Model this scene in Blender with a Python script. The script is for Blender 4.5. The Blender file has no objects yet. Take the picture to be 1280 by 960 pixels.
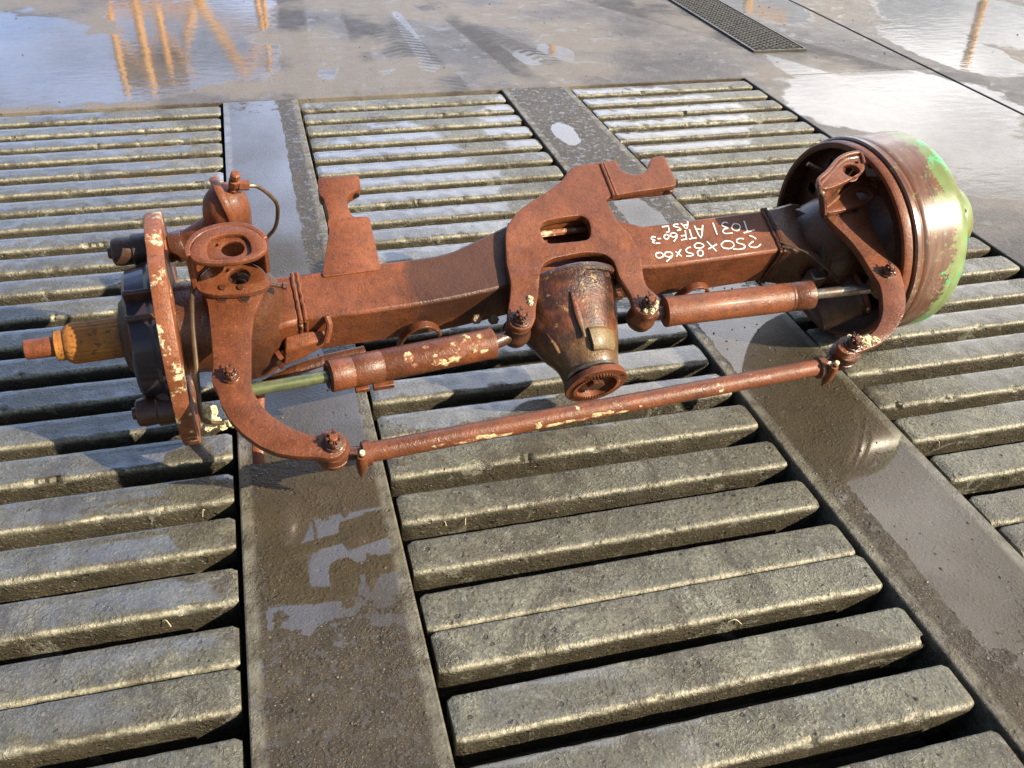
import bpy, bmesh, math, random
from mathutils import Vector, Matrix, noise
D = bpy.data
scene = bpy.context.scene
COL = scene.collection
R = math.radians
random.seed(7)

# ------------------------------------------------------------------ camera
cam = D.cameras.new('camera'); camo = D.objects.new('camera', cam); COL.objects.link(camo)
right = Vector((0.96583287, -0.25665408, 0.03599379))
down = Vector((-0.11902197, -0.56263154, -0.81809506))
fwd = Vector((0.23021868, 0.78585904, -0.57395551))
M = Matrix(((right.x, -down.x, -fwd.x), (right.y, -down.y, -fwd.y), (right.z, -down.z, -fwd.z))).to_4x4()
M.translation = Vector((0, 0, 1))
camo.matrix_world = M
cam.sensor_width = 36; cam.lens = 36 * 1169.41 / 1280
cam.clip_start = .02; cam.clip_end = 400
scene.camera = camo

# ------------------------------------------------------------------ light
SUN_EL, SUN_PHI = R(30), R(39)        # the sun stands to the right and a little on the camera's side
sun_dir = Vector((math.cos(SUN_EL) * math.cos(SUN_PHI), -math.cos(SUN_EL) * math.sin(SUN_PHI), math.sin(SUN_EL)))
sl = D.lights.new('sun', 'SUN'); sl.energy = 5.0; sl.angle = R(.55); sl.color = (1, .86, .66)
so = D.objects.new('sun', sl); COL.objects.link(so)
so.rotation_euler = sun_dir.to_track_quat('Z', 'Y').to_euler(); so.location = (4, -2, 5)
w = D.worlds.new('World'); scene.world = w; w.use_nodes = True
nt = w.node_tree; N = nt.nodes; L = nt.links; N.clear()
out = N.new('ShaderNodeOutputWorld'); bg = N.new('ShaderNodeBackground'); sky = N.new('ShaderNodeTexSky')
sky.sky_type = 'NISHITA'; sky.sun_disc = False; sky.sun_elevation = SUN_EL
sky.sun_rotation = math.atan2(sun_dir.x, sun_dir.y); sky.air_density = 1.0; sky.dust_density = 1.2
bg.inputs['Strength'].default_value = .05
tc = N.new('ShaderNodeTexCoord'); mp = N.new('ShaderNodeMapping'); mp.inputs['Scale'].default_value = (1.6, 1.6, 4.5); mp.inputs['Location'].default_value = (3.1, 0.4, 0)
cn = N.new('ShaderNodeTexNoise'); cn.inputs['Scale'].default_value = 1.5; cn.inputs['Detail'].default_value = 7; cn.inputs['Roughness'].default_value = .58
cr = N.new('ShaderNodeMapRange'); cr.inputs['From Min'].default_value = .42; cr.inputs['From Max'].default_value = .60; cr.inputs['To Min'].default_value = .10
mx = N.new('ShaderNodeMix'); mx.data_type = 'RGBA'; cc = N.new('ShaderNodeMix'); cc.data_type = 'RGBA'; cc.inputs['A'].default_value = (16, 23, 40, 1); cc.inputs['B'].default_value = (40, 39, 39, 1)
L.new(tc.outputs['Generated'], mp.inputs['Vector']); L.new(mp.outputs[0], cn.inputs['Vector']); L.new(cn.outputs['Fac'], cr.inputs['Value'])
# a bright bank of broken cloud stands beyond the yard; the rest of the sky is clear
dp = N.new('ShaderNodeVectorMath'); dp.operation = 'DOT_PRODUCT'; L.new(tc.outputs['Generated'], dp.inputs[0]); dp.inputs[1].default_value = (.36, .82, .44)
sx = N.new('ShaderNodeSeparateXYZ'); L.new(tc.outputs['Generated'], sx.inputs[0])
cx = N.new('ShaderNodeMapRange'); cx.inputs['From Min'].default_value = -.15; cx.inputs['From Max'].default_value = .55; L.new(sx.outputs[0], cx.inputs['Value'])
L.new(cx.outputs[0], cc.inputs['Factor']); L.new(cc.outputs['Result'], mx.inputs['B'])
ce = N.new('ShaderNodeMapRange'); ce.interpolation_type = 'SMOOTHSTEP'; ce.inputs['From Min'].default_value = .45; ce.inputs['From Max'].default_value = .95; ce.inputs['To Min'].default_value = .05
L.new(dp.outputs['Value'], ce.inputs['Value'])
cm = N.new('ShaderNodeMath'); cm.operation = 'MULTIPLY'; L.new(ce.outputs[0], cm.inputs[1])
L.new(cr.outputs[0], cm.inputs[0]); L.new(cm.outputs[0], mx.inputs['Factor'])
L.new(sky.outputs[0], mx.inputs['A']); L.new(mx.outputs['Result'], bg.inputs['Color']); L.new(bg.outputs[0], out.inputs[0])
scene.view_settings.view_transform = 'Standard'; scene.view_settings.look = 'None'
scene.view_settings.exposure = 0.95; scene.view_settings.gamma = 1

# ------------------------------------------------------------------ node helpers
class NT:
    def __init__(s, name):
        s.m = D.materials.new(name); s.m.use_nodes = True; s.t = s.m.node_tree; s.n = s.t.nodes; s.l = s.t.links
        s.p = s.n['Principled BSDF']; s._c = {}
    def coord(s, kind='Object'):
        if kind not in s._c:
            if kind == 'World': s._c[kind] = s.n.new('ShaderNodeNewGeometry').outputs['Position']
            else: s._c[kind] = s.n.new('ShaderNodeTexCoord').outputs[kind]
        return s._c[kind]
    def put(s, v, sock):
        if v is None: return
        if hasattr(v, 'links'): s.l.new(v, sock)
        elif isinstance(v, (tuple, list)) and len(v) == 3 and len(sock.default_value) == 4: sock.default_value = (*v, 1)
        else: sock.default_value = v
    def noise(s, scale, detail=4, rough=.55, vec=None, stretch=None, out='Fac', dist=0, off=None):
        n = s.n.new('ShaderNodeTexNoise'); v = vec or s.coord()
        if stretch or off:
            m = s.n.new('ShaderNodeMapping'); s.l.new(v, m.inputs['Vector'])
            if stretch: m.inputs['Scale'].default_value = stretch
            if off: m.inputs['Location'].default_value = off
            v = m.outputs[0]
        s.l.new(v, n.inputs['Vector']); n.inputs['Scale'].default_value = scale; n.inputs['Detail'].default_value = detail
        n.inputs['Roughness'].default_value = rough; n.inputs['Distortion'].default_value = dist
        return n.outputs[out]
    def voro(s, scale, vec=None, feature='F1', out='Distance'):
        n = s.n.new('ShaderNodeTexVoronoi'); n.feature = feature; s.l.new(vec or s.coord(), n.inputs['Vector']); n.inputs['Scale'].default_value = scale
        return n.outputs[out]
    def rng(s, v, a, b, c=0., d=1., smooth=False):
        n = s.n.new('ShaderNodeMapRange'); s.l.new(v, n.inputs['Value'])
        if smooth: n.interpolation_type = 'SMOOTHSTEP'
        for k, x in zip(('From Min', 'From Max', 'To Min', 'To Max'), (a, b, c, d)): n.inputs[k].default_value = x
        return n.outputs[0]
    def mix(s, f, a, b):
        n = s.n.new('ShaderNodeMix'); n.data_type = 'RGBA'
        s.put(f, n.inputs['Factor']); s.put(a, n.inputs['A']); s.put(b, n.inputs['B']); return n.outputs['Result']
    def math(s, op, a, b=0., c=None):
        n = s.n.new('ShaderNodeMath'); n.operation = op; s.put(a, n.inputs[0]); s.put(b, n.inputs[1])
        if c is not None: s.put(c, n.inputs[2])
        return n.outputs[0]
    def sep(s, v):
        n = s.n.new('ShaderNodeSeparateXYZ'); s.l.new(v, n.inputs[0]); return n.outputs
    def bump(s, h, strength=.3, dist=.002, nrm=None):
        n = s.n.new('ShaderNodeBump'); s.l.new(h, n.inputs['Height']); n.inputs['Strength'].default_value = strength
        n.inputs['Distance'].default_value = dist
        if nrm: s.l.new(nrm, n.inputs['Normal'])
        return n.outputs[0]
    def blobs(s, lst, vec, wob, amt=.45):
        """soft union of ellipses in plan, edges broken by noise; > 0 inside"""
        x, y = s.sep(vec)[:2]; acc = None
        for (cx, cy, rx, ry, *rect) in lst:
            dx = s.math('MULTIPLY', s.math('SUBTRACT', x, cx), 1 / rx); dy = s.math('MULTIPLY', s.math('SUBTRACT', y, cy), 1 / ry)
            if rect:            # kept in by the raised borders of a strip, ragged at its ends
                v = s.math('MINIMUM', s.math('ADD', s.math('MULTIPLY', s.math('SUBTRACT', 1., s.math('ABSOLUTE', dx)), 3.), .25), s.math('ADD', s.math('SUBTRACT', 1., s.math('ABSOLUTE', dy)), s.math('MULTIPLY', s.math('SUBTRACT', wob, .5), rect[0])))
            else: v = s.math('SUBTRACT', 1., s.math('SQRT', s.math('ADD', s.math('MULTIPLY', dx, dx), s.math('MULTIPLY', dy, dy))))
            acc = v if acc is None else s.math('MAXIMUM', acc, v)
        return s.math('ADD', acc, s.math('MULTIPLY', s.math('SUBTRACT', wob, .5), amt))
    def fin(s, **k):
        for a, v in k.items():
            s.put(v, s.p.inputs[a.replace('_', ' ')])
        return s.m

# ------------------------------------------------------------------ materials
def concrete(name, kind):
    n = NT(name); g = n.coord('World')
    big = n.noise(2.2, 5, vec=g, rough=.6); med = n.noise(17, 6, .68, vec=g); fine = n.noise(150, 4, .7, vec=g); wob = n.noise(5.5, 6, .62, vec=g)
    ripple = n.noise(38 if kind != 'yard' else 13, 3, .5, vec=g, stretch=(1, 2.2, 1))
    if kind == 'slat':
        base = n.mix(n.rng(med, .32, .68), (.082, .080, .050), (.265, .262, .190))
        base = n.mix(n.rng(big, .42, .62, 0, .7), base, (.155, .162, .118))
        base = n.mix(n.rng(n.noise(6, 4, .7, vec=g, off=(3, 5, 2)), .55, .7, 0, .6), base, (.135, .105, .072))
        base = n.mix(n.rng(n.noise(9, 5, .7, vec=g, off=(9, 1, 2)), .60, .72, 0, .55), base, (.34, .37, .34))
    elif kind == 'strip':
        base = n.mix(n.rng(med, .3, .7), (.020, .014, .006), (.095, .072, .038))
        base = n.mix(n.rng(big, .4, .65, 0, .7), base, (.065, .052, .032)); base = n.mix(n.rng(n.noise(9, 7, .74, vec=g, dist=.7), .53, .58, 0, .6), base, (.03, .021, .011))
    else:
        base = n.mix(n.rng(med, .3, .7), (.09, .082, .07), (.16, .145, .125))
        base = n.mix(n.rng(big, .38, .66, 0, .8), base, (.14, .115, .095))
    if kind == 'slat':                          # nosings mixed paler, the faces below them darker
        at = n.n.new('ShaderNodeAttribute'); at.attribute_name = 'nosing'; nosing_tone = at.outputs['Fac']
        wm = n.math('MULTIPLY', nosing_tone, n.rng(n.math('ADD', n.noise(30, 6, .7, vec=g, off=(5, 5, 5)), n.math('MULTIPLY', big, .3)), .46, .68, .1, .95))
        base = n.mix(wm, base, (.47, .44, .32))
        base = n.mix(n.math('MULTIPLY', n.math('MAXIMUM', n.math('MULTIPLY', nosing_tone, -1.), 0.), .92), base, n.mix(n.rng(med, .35, .65), (.024, .019, .010), (.075, .062, .036)))
    if kind == 'slat':
        oi = n.n.new('ShaderNodeObjectInfo').outputs['Random']
        st = n.noise(7.5, 7, .74, vec=g, dist=.8, off=(4, 9, 6)); base = n.mix(n.rng(st, .52, .57, 0, .72), base, (.062, .050, .028))
        base = n.mix(n.rng(n.noise(13, 6, .7, vec=g, dist=1.2, off=(8, 2, 6)), .58, .63, 0, .6), base, (.33, .335, .27))
        base = n.mix(n.rng(oi, 0, 1, 0, .30), base, (.06, .052, .034))
    # dark specks, pits, pale grains
    sp = n.voro(46, vec=g); pit = n.rng(n.math('ADD', n.math('ADD', sp, n.math('MULTIPLY', n.noise(31, 3, .6, vec=g), .9)), n.math('MULTIPLY', med, .4)), .66, .74, 1, 0)
    base = n.mix(n.math('MULTIPLY', pit, .75), base, (.035, .03, .022))
    gr = n.rng(n.noise(210, 2, .5, vec=g), .66, .74, 0, .55); base = n.mix(gr, base, (.42, .39, .32))
    base = n.mix(n.rng(fine, .36, .58, .62, 0), base, (.05, .045, .036))
    grit = n.noise(420, 3, .7, vec=g); base = n.mix(n.rng(grit, .35, .5, .5, 0), base, (.06, .055, .045)); base = n.mix(n.rng(grit, .58, .68, 0, .4), base, (.46, .44, .38))
    if kind == 'slat':
        wet = n.blobs([(-.8, 1.75, .85, 1.5), (.35, 2.1, .28, .75), (.5, 1.42, .45, .22), (1.5, 1.2, .22, .45), (.3, .62, .18, .12), (1.1, 2.7, .5, .35)], g, wob, 1.0)
        w1 = n.rng(wet, -.02, .10, smooth=True)
        drop = n.rng(n.noise(58, 5, .62, vec=g, dist=1.4), .54, .565); drop = n.math('MULTIPLY', drop, n.rng(big, .40, .55))
        w1 = n.math('MAXIMUM', w1, n.math('MULTIPLY', drop, .8))
        nrm = n.sep(n.n.new('ShaderNodeNewGeometry').outputs['Normal'])[2]
        w1 = n.math('MULTIPLY', n.math('MULTIPLY', w1, n.rng(nrm, .6, .97)), n.math('SUBTRACT', 1., n.math('MULTIPLY', nosing_tone, .9)))
    elif kind == 'strip':
        wet = n.blobs([(.025, 1.04, .085, .17, 2.2), (.02, 1.36, .09, .13, 1.5), (-.02, 2.2, .085, 1.0, 1.2), (.935, 1.30, .092, .36, 1), (.955, .86, .08, .26, 2.2), (.90, 2.62, .035, .10), (.915, 1.95, .05, .25)], g, n.noise(12, 7, .7, vec=g), 1.1)
        w1 = n.rng(wet, -.01, .025, smooth=True)
        w1 = n.math('MAXIMUM', w1, n.math('MULTIPLY', n.rng(n.noise(60, 5, .6, vec=g, dist=.5), .56, .59), .7))
    else:
        wet = n.blobs([(-.55, 3.5, .68, .42), (-1.4, 3.7, .9, .75), (-.2, 4.4, .35, .8), (2.75, 3.3, .2, .4), (3.2, 3.7, .45, .5), (2.15, 2.7, .42, .4), (2.0, 3.1, .1, .3), (2.3, 4.2, .2, .5), (.62, 3.7, .03, .45), (1.12, 3.45, .07, .12), (1.0, 3.4, .05, .1), (.62, 3.35, .04, .08), (2.3, 1.9, .3, .2), (2.05, 2.2, .3, .3), (.28, 3.3, .06, .07)], g, wob, .7)
        w1 = n.rng(wet, -.03, .06, smooth=True)
        w1 = n.math('MAXIMUM', w1, n.math('MULTIPLY', n.rng(n.noise(14, 6, .6, vec=g, dist=.3), .57, .62), .6))
        # tyre tracks of dried mud running away over the yard
        x, y = n.sep(g)[:2]
        dry = None
        for (x0, sl_, wd, tread) in ((.145, .045, .06, 0), (.29, .22, .055, 0), (.615, -.11, .10, 1), (.40, .02, .035, 0), (1.16, -.36, .055, 1), (.95, -.12, .05, 0), (2.2, -.5, .16, 0)):
            u = n.math('SUBTRACT', n.math('SUBTRACT', x, x0), n.math('MULTIPLY', n.math('SUBTRACT', y, 3.1), sl_))
            d = n.math('ABSOLUTE', u)
            tr = n.math('MULTIPLY', n.rng(n.math('ADD', d, n.math('MULTIPLY', n.math('SUBTRACT', med, .5), .05)), wd - .012, wd, 1, 0), n.rng(y, 3.0, 3.1))
            if tread:
                bars = n.math('SINE', n.math('ADD', n.math('MULTIPLY', y, 150.), n.math('MULTIPLY', d, 90.)))
                tr = n.math('MULTIPLY', tr, n.rng(bars, -.3, .3, .45, 1.))
            dry = tr if dry is None else n.math('MAXIMUM', dry, tr)
            base = n.mix(n.math('MULTIPLY', tr, .9), base, (.060, .056, .050)); w1 = n.math('MULTIPLY', w1, n.math('SUBTRACT', 1., n.math('MULTIPLY', tr, .95)))
        pz = n.noise(1.7, 6, .62, vec=g, off=(2, 7, 1)); base = n.mix(n.rng(pz, .47, .56, 0, .75), base, (.21, .185, .155)); base = n.mix(n.rng(pz, .38, .50, .9, 0), base, (.045, .036, .027)); dry = n.math('MAXIMUM', dry, n.rng(n.math('ADD', pz, n.math('MULTIPLY', n.noise(9, 6, .7, vec=g), .25)), .60, .68))
    base = n.mix(n.math('MULTIPLY', w1, .35 if kind == 'slat' else .62), base, n.mix(big, (.055, .043, .022), (.075, .06, .035)))
    if kind == 'strip':                        # pale worn borders along both edges
        x, y = n.sep(g)[:2]
        bd = n.rng(n.math('ABSOLUTE', n.math('SUBTRACT', n.math('ABSOLUTE', n.math('SUBTRACT', x, .4733)), .4537)), .093, .101)
        bd = n.math('MULTIPLY', bd, n.rng(n.noise(24, 5, .7, vec=g), .4, .6, .2, .8)); base = n.mix(bd, base, (.20, .19, .145))
    h = n.math('ADD', n.math('MULTIPLY', med, .45), n.math('ADD', n.math('MULTIPLY', fine, .5), n.math('MULTIPLY', pit, -.5)))
    if kind != 'yard':                          # beads and threads of water standing on the surface
        bead = n.rng(n.math('ADD', n.voro(120, vec=g), n.math('MULTIPLY', n.noise(24, 4, .6, vec=g), 1.1)), .62, .90, 1, 0)
        cur = n.rng(n.math('ABSOLUTE', n.math('SUBTRACT', n.noise(34, 3, .5, vec=g, dist=2.2), .5)), .0, .05, 1, 0); cur = n.math('MULTIPLY', cur, n.rng(n.noise(7, 3, .6, vec=g), .46, .58))
        h = n.math('ADD', h, n.math('ADD', n.math('MULTIPLY', bead, .22), n.math('MULTIPLY', cur, .22)))
    b = n.bump(h, .85, .0045)
    cbump = n.bump(n.math('ADD', n.math('MULTIPLY', ripple, .05 if kind != 'yard' else .7), n.math('MULTIPLY', fine, .02)), .35, .002)
    # a film of water: coat that flattens the relief
    mixn = n.n.new('ShaderNodeMix'); mixn.data_type = 'VECTOR'
    n.put(w1, mixn.inputs['Factor']); n.l.new(b, mixn.inputs[4]); n.l.new(cbump, mixn.inputs[5])
    cw = n.math('ADD', n.math('MULTIPLY', w1, .82), {'slat': .18, 'strip': .10, 'yard': .16}[kind])
    if kind == 'yard': cw = n.math('MAXIMUM', n.math('MULTIPLY', w1, .9), n.math('MULTIPLY', .26, n.math('SUBTRACT', 1., dry)))
    rb = n.rng(med, .3, .7, .34, .58)
    rough = n.mix(w1, rb, (.30,) * 3)
    n.p.inputs['Specular IOR Level'].default_value = {'slat': .38, 'strip': .18, 'yard': .16}[kind]
    n.fin(Base_Color=base, Roughness=n.math('MULTIPLY', rb, 1.0), Normal=b, Coat_Weight=cw, Coat_Roughness=n.mix(w1, (.27,) * 3, ((.09,) * 3 if kind == 'slat' else (.03,) * 3)), Coat_IOR=1.5)
    n.l.new(mixn.outputs[1], n.p.inputs['Coat Normal'])
    return n.m

def rust(name, a=(.185, .052, .016), b=(.095, .028, .010), lime=0., gloss=.46, dark=.6, speck=.6, coat=.06, metal=0.):
    n = NT(name)
    med = n.noise(26, 6, .65); big = n.noise(5, 4, .6); fine = n.noise(330, 3, .6); pits = n.noise(110, 4, .65); strk = n.noise(20, 5, .7, stretch=(1, .35, 1), off=(3, 3, 3))
    c = n.mix(n.rng(med, .25, .60), b, a)
    c = n.mix(n.rng(big, .48, .64, 0, dark), c, (.075, .028, .013))
    c = n.mix(n.rng(n.noise(9, 6, .72, off=(6, 1, 9)), .54, .66, 0, .3), c, (.34, .11, .032))
    c = n.mix(n.rng(n.noise(14, 5, .7, off=(4, 2, 7)), .55, .72, 0, .5), c, tuple(min(1, x * 1.35 + .02) for x in a))
    c = n.mix(n.rng(pits, .56, .66, 0, speck), c, (.055, .022, .013))
    c = n.mix(n.rng(strk, .56, .74, 0, .5), c, (.055, .022, .012))
    c = n.mix(n.rng(fine, .60, .72, 0, .4), c, (.42, .17, .06)); c = n.mix(n.rng(fine, .30, .40, .45, 0), c, (.04, .016, .009))
    if lime:
        lm = n.math('MULTIPLY', n.rng(n.noise(16, 8, .72, off=(1, 8, 3)), .70 - lime * .17, .74 - lime * .17), n.rng(n.noise(90, 5, .7), .42, .55))
        c = n.mix(lm, c, n.mix(med, (.62, .52, .27), (.75, .70, .50)))
    if name == 'red_oxide_rust':                # darker patch on the beam left of the bracket
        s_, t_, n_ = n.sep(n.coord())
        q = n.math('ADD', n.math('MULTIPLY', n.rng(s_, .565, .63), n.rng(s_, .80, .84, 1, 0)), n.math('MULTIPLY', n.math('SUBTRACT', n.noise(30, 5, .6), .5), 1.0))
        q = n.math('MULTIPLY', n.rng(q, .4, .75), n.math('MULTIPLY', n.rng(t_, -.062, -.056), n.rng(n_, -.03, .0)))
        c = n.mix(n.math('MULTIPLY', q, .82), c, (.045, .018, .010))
    h = n.math('ADD', n.math('MULTIPLY', pits, .6), n.math('MULTIPLY', fine, .35)); h = n.math('ADD', h, n.math('MULTIPLY', med, .5))
    nb = n.bump(h, .75, .0026)
    return n.fin(Base_Color=c, Roughness=n.rng(n.math('ADD', n.math('MULTIPLY', big, .6), n.math('MULTIPLY', strk, .4)), .38, .62, gloss + .20, gloss - .16), Normal=nb, Coat_Weight=coat, Coat_Roughness=.22, Metallic=metal)

def plain(name, col, rough=.5, metal=0., col2=None, scale=40, bump=.25, coat=0., stretch=None):
    n = NT(name); f = n.noise(scale, 5, .65, stretch=stretch)
    c = n.mix(n.rng(f, .35, .65), col, col2 or tuple(x * .6 for x in col))
    return n.fin(Base_Color=c, Roughness=n.rng(f, .3, .7, max(.03, rough - .08), rough + .1), Metallic=metal, Normal=n.bump(n.math('ADD', f, n.math('MULTIPLY', n.noise(240, 3), .3)), bump, .0015), Coat_Weight=coat)

def casting():
    n = NT('oily_casting'); med = n.noise(24, 6, .7); big = n.noise(9, 5, .65, off=(3, 1, 5)); fine = n.noise(170, 4, .7); s_, t_, n_ = n.sep(n.coord())
    c = n.mix(n.rng(med, .38, .62), (.045, .017, .009), (.16, .05, .02))
    c = n.mix(n.rng(big, .50, .60, 0, .75), c, (.022, .013, .009))
    nose = n.rng(n.math('ADD', t_, n.math('MULTIPLY', n.math('SUBTRACT', big, .5), .12)), -.135, -.165)
    c = n.mix(n.math('MULTIPLY', nose, .42), c, n.mix(n.rng(med, .4, .6), (.12, .085, .03), (.20, .15, .055)))
    c = n.mix(n.rng(n.noise(45, 6, .75, off=(5, 2, 2)), .60, .66, 0, .7), c, (.42, .30, .11))
    h = n.math('ADD', n.math('MULTIPLY', med, .8), n.math('MULTIPLY', fine, .5))
    return n.fin(Base_Color=c, Roughness=n.rng(big, .35, .65, .48, .22), Normal=n.bump(h, .8, .0035), Coat_Weight=.45, Coat_Roughness=.16)

def limepatch():
    n = NT('broken_lime_patch'); med = n.noise(60, 6, .7); fine = n.noise(300, 3, .6)
    c = n.mix(n.rng(med, .46, .54), (.17, .055, .024), n.mix(n.rng(fine, .35, .65), (.34, .28, .13), (.55, .48, .28)))
    return n.fin(Base_Color=c, Roughness=.75, Normal=n.bump(n.math('ADD', med, n.math('MULTIPLY', fine, .5)), .7, .002))

def drum_material():
    n = NT('worn_green_drum_paint'); s, t, u = n.sep(n.coord())
    wob = n.noise(11, 6, .68); fl = n.noise(46, 6, .7); big = n.noise(4.2, 4, .6, off=(2, 0, 3))
    grad = n.rng(s, 1.515, 1.625)                                        # more paint is left towards the outer rim
    g = n.math('ADD', n.math('MULTIPLY', grad, .55), n.math('ADD', n.math('MULTIPLY', wob, .55), n.math('MULTIPLY', fl, .25)))
    gm = n.rng(n.math('ADD', g, n.math('MULTIPLY', n.noise(170, 4, .7), .28)), .76, .79)
    green = n.mix(n.rng(big, .42, .6), (.13, .19, .05), (.24, .36, .15))
    green = n.mix(n.rng(n.noise(7, 7, .72, off=(7, 7, 1)), .57, .585), green, (.06, .42, .16))
    strk = n.noise(30, 6, .7, stretch=(3.5, .35, .35), off=(1, 1, 4)); green = n.mix(n.rng(strk, .5, .62, 0, .6), green, (.20, .13, .05))
    brown = n.mix(n.rng(strk, .35, .65), (.17, .07, .035), (.07, .034, .022)); brown = n.mix(n.rng(n.noise(60, 6, .75, off=(9, 9, 1)), .58, .62, 0, .6), brown, (.20, .24, .10))
    c = n.mix(gm, brown, green)
    nb = n.bump(n.math('ADD', fl, n.math('MULTIPLY', gm, .3)), .18, .0012)
    return n.fin(Base_Color=c, Roughness=n.rng(fl, .3, .7, .24, .40), Normal=nb, Coat_Weight=.45, Coat_Roughness=.26, Metallic=.0)

MT = dict(
    slat=concrete('weathered_wet_slat', 'slat'), strip=concrete('wet_floor_strip', 'strip'), yard=concrete('wet_yard_concrete', 'yard'),
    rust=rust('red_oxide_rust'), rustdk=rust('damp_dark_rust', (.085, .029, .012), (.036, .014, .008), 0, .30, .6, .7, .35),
    rustarm=rust('smooth_rust_plate', (.165, .050, .018), (.10, .031, .013), 0, .34, .45, .5, .15),
    rustlime=rust('limed_rust', (.18, .052, .017), (.10, .030, .012), .45, .45), rustlime2=rust('heavily_limed_rust', (.25, .08, .028), (.16, .05, .02), .88, .45),
    orange=rust('yellow_rust', (.40, .16, .025), (.22, .075, .018), 0, .6, .3, .7, 0), grease=plain('old_grease', (.035, .022, .014), .28, .1, (.012, .009, .007), 30, .5, .4),
    hole=plain('dark_hollow', (.012, .009, .007), .7), rod=plain('greenish_piston_rod', (.20, .22, .10), .25, .45, (.10, .12, .06), 60, .2, .3),
    pipe=plain('dull_brake_pipe', (.16, .12, .075), .38, .55, (.09, .06, .04), 60), steel=plain('bare_steel', (.35, .32, .27), .32, .8, (.18, .13, .09), 70),
    lime=plain('lime_crust', (.72, .66, .44), .85, 0, (.50, .44, .26), 90, .9), chalk=plain('white_marker', (.85, .84, .80), .6, 0, (.72, .70, .66), 300),
    drum=drum_material(), darkdrum=rust('sooty_brake_iron', (.065, .03, .018), (.03, .017, .012), 0, .45, .5, .5, .1),
    limepatch=limepatch(),
    rustcast=casting(), gritmat=plain('wet_grit', (.16, .13, .09), .4, 0, (.05, .04, .028), 200),
    hull=plain('purple_wet_hub', (.05, .035, .045), .3, .2, (.025, .02, .03), 20, .2, .4),
    pit=plain('pit_concrete', (.05, .046, .038), .9), orangepaint=plain('orange_frame_paint', (.90, .46, .03), .5, 0, (.75, .34, .03), 3), brownpanel=plain('brown_panel', (.11, .06, .03), .7, 0, None, 3),
    grate=plain('galvanised_grate', (.13, .125, .11), .45, .4, (.07, .065, .055), 60), olive=rust('olive_stained_rust', (.16, .12, .042), (.09, .055, .024), 0, .45, .4, .6, .1))

# ------------------------------------------------------------------ mesh helpers
def tag(o, label=None, cat=None, group=None, kind=None):
    for k, v in (('label', label), ('category', cat), ('group', group), ('kind', kind)):
        if v: o[k] = v
    return o
def empty(name, label, cat, loc=(0, 0, 0), group=None):
    o = D.objects.new(name, None); COL.objects.link(o); o.location = loc; o.empty_display_size = .05
    return tag(o, label, cat, group)
def link(name, bm, mat, parent=None, smooth=35, bevel=0):
    me = D.meshes.new(name)
    if bevel: bmesh.ops.recalc_face_normals(bm, faces=bm.faces)
    bm.to_mesh(me); bm.free()
    me.materials.append(MT[mat] if isinstance(mat, str) else mat)
    if smooth: me.shade_smooth(); me.set_sharp_from_angle(angle=R(smooth))
    o = D.objects.new(name, me); COL.objects.link(o)
    if parent: o.parent = parent
    if bevel:
        b = o.modifiers.new('edge', 'BEVEL'); b.width = bevel; b.segments = 2; b.limit_method = 'ANGLE'; b.angle_limit = R(40)
    return o
def box(bm, lo, hi, mtx=None):
    r = bmesh.ops.create_cube(bm, size=1); c = [(a + b) / 2 for a, b in zip(lo, hi)]; s = [b - a for a, b in zip(lo, hi)]
    for v in r['verts']:
        v.co = Vector((v.co.x * s[0] + c[0], v.co.y * s[1] + c[1], v.co.z * s[2] + c[2]))
        if mtx: v.co = mtx @ v.co
    return r['verts']
def basis(axis):
    a = Vector(axis).normalized(); r = Vector((0, 0, 1)) if abs(a.z) < .9 else Vector((1, 0, 0))
    u = r.cross(a).normalized(); return a, u, a.cross(u)
def lathe(bm, prof, org, axis, seg=32, close=False):
    """prof: (distance along axis, radius)"""
    a, u, v = basis(axis); org = Vector(org); rings = []
    for d, r in prof:
        if r < 1e-6: rings.append([bm.verts.new(org + a * d)])
        else: rings.append([bm.verts.new(org + a * d + u * (r * math.cos(2 * math.pi * i / seg)) + v * (r * math.sin(2 * math.pi * i / seg))) for i in range(seg)])
    for A, B in zip(rings, rings[1:] + ([rings[0]] if close else [])):
        for i in range(seg):
            j = (i + 1) % seg
            if len(A) == 1 and len(B) == 1: continue
            if len(A) == 1: bm.faces.new((A[0], B[j], B[i]))
            elif len(B) == 1: bm.faces.new((A[i], A[j], B[0]))
            else: bm.faces.new((A[i], A[j], B[j], B[i]))
    if not close:
        for ring, rev in ((rings[0], True), (rings[-1], False)):
            if len(ring) > 2: bm.faces.new(ring[::-1] if rev else ring)
    return bm
def LA(prof, org, axis, seg=32, close=False):
    bm = bmesh.new(); lathe(bm, prof, org, axis, seg, close); bmesh.ops.recalc_face_normals(bm, faces=bm.faces); return bm
def spline(pts, k=6):
    P = [Vector(p) for p in pts]; P = [P[0] * 2 - P[1]] + P + [P[-1] * 2 - P[-2]]; o = []
    for i in range(1, len(P) - 2):
        for j in range(k):
            t = j / k; a, b, c, d = P[i - 1], P[i], P[i + 1], P[i + 2]
            o.append(.5 * ((2 * b) + (c - a) * t + (2 * a - 5 * b + 4 * c - d) * t * t + (3 * b - a - 3 * c + d) * t ** 3))
    o.append(P[-2]); return o
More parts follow.
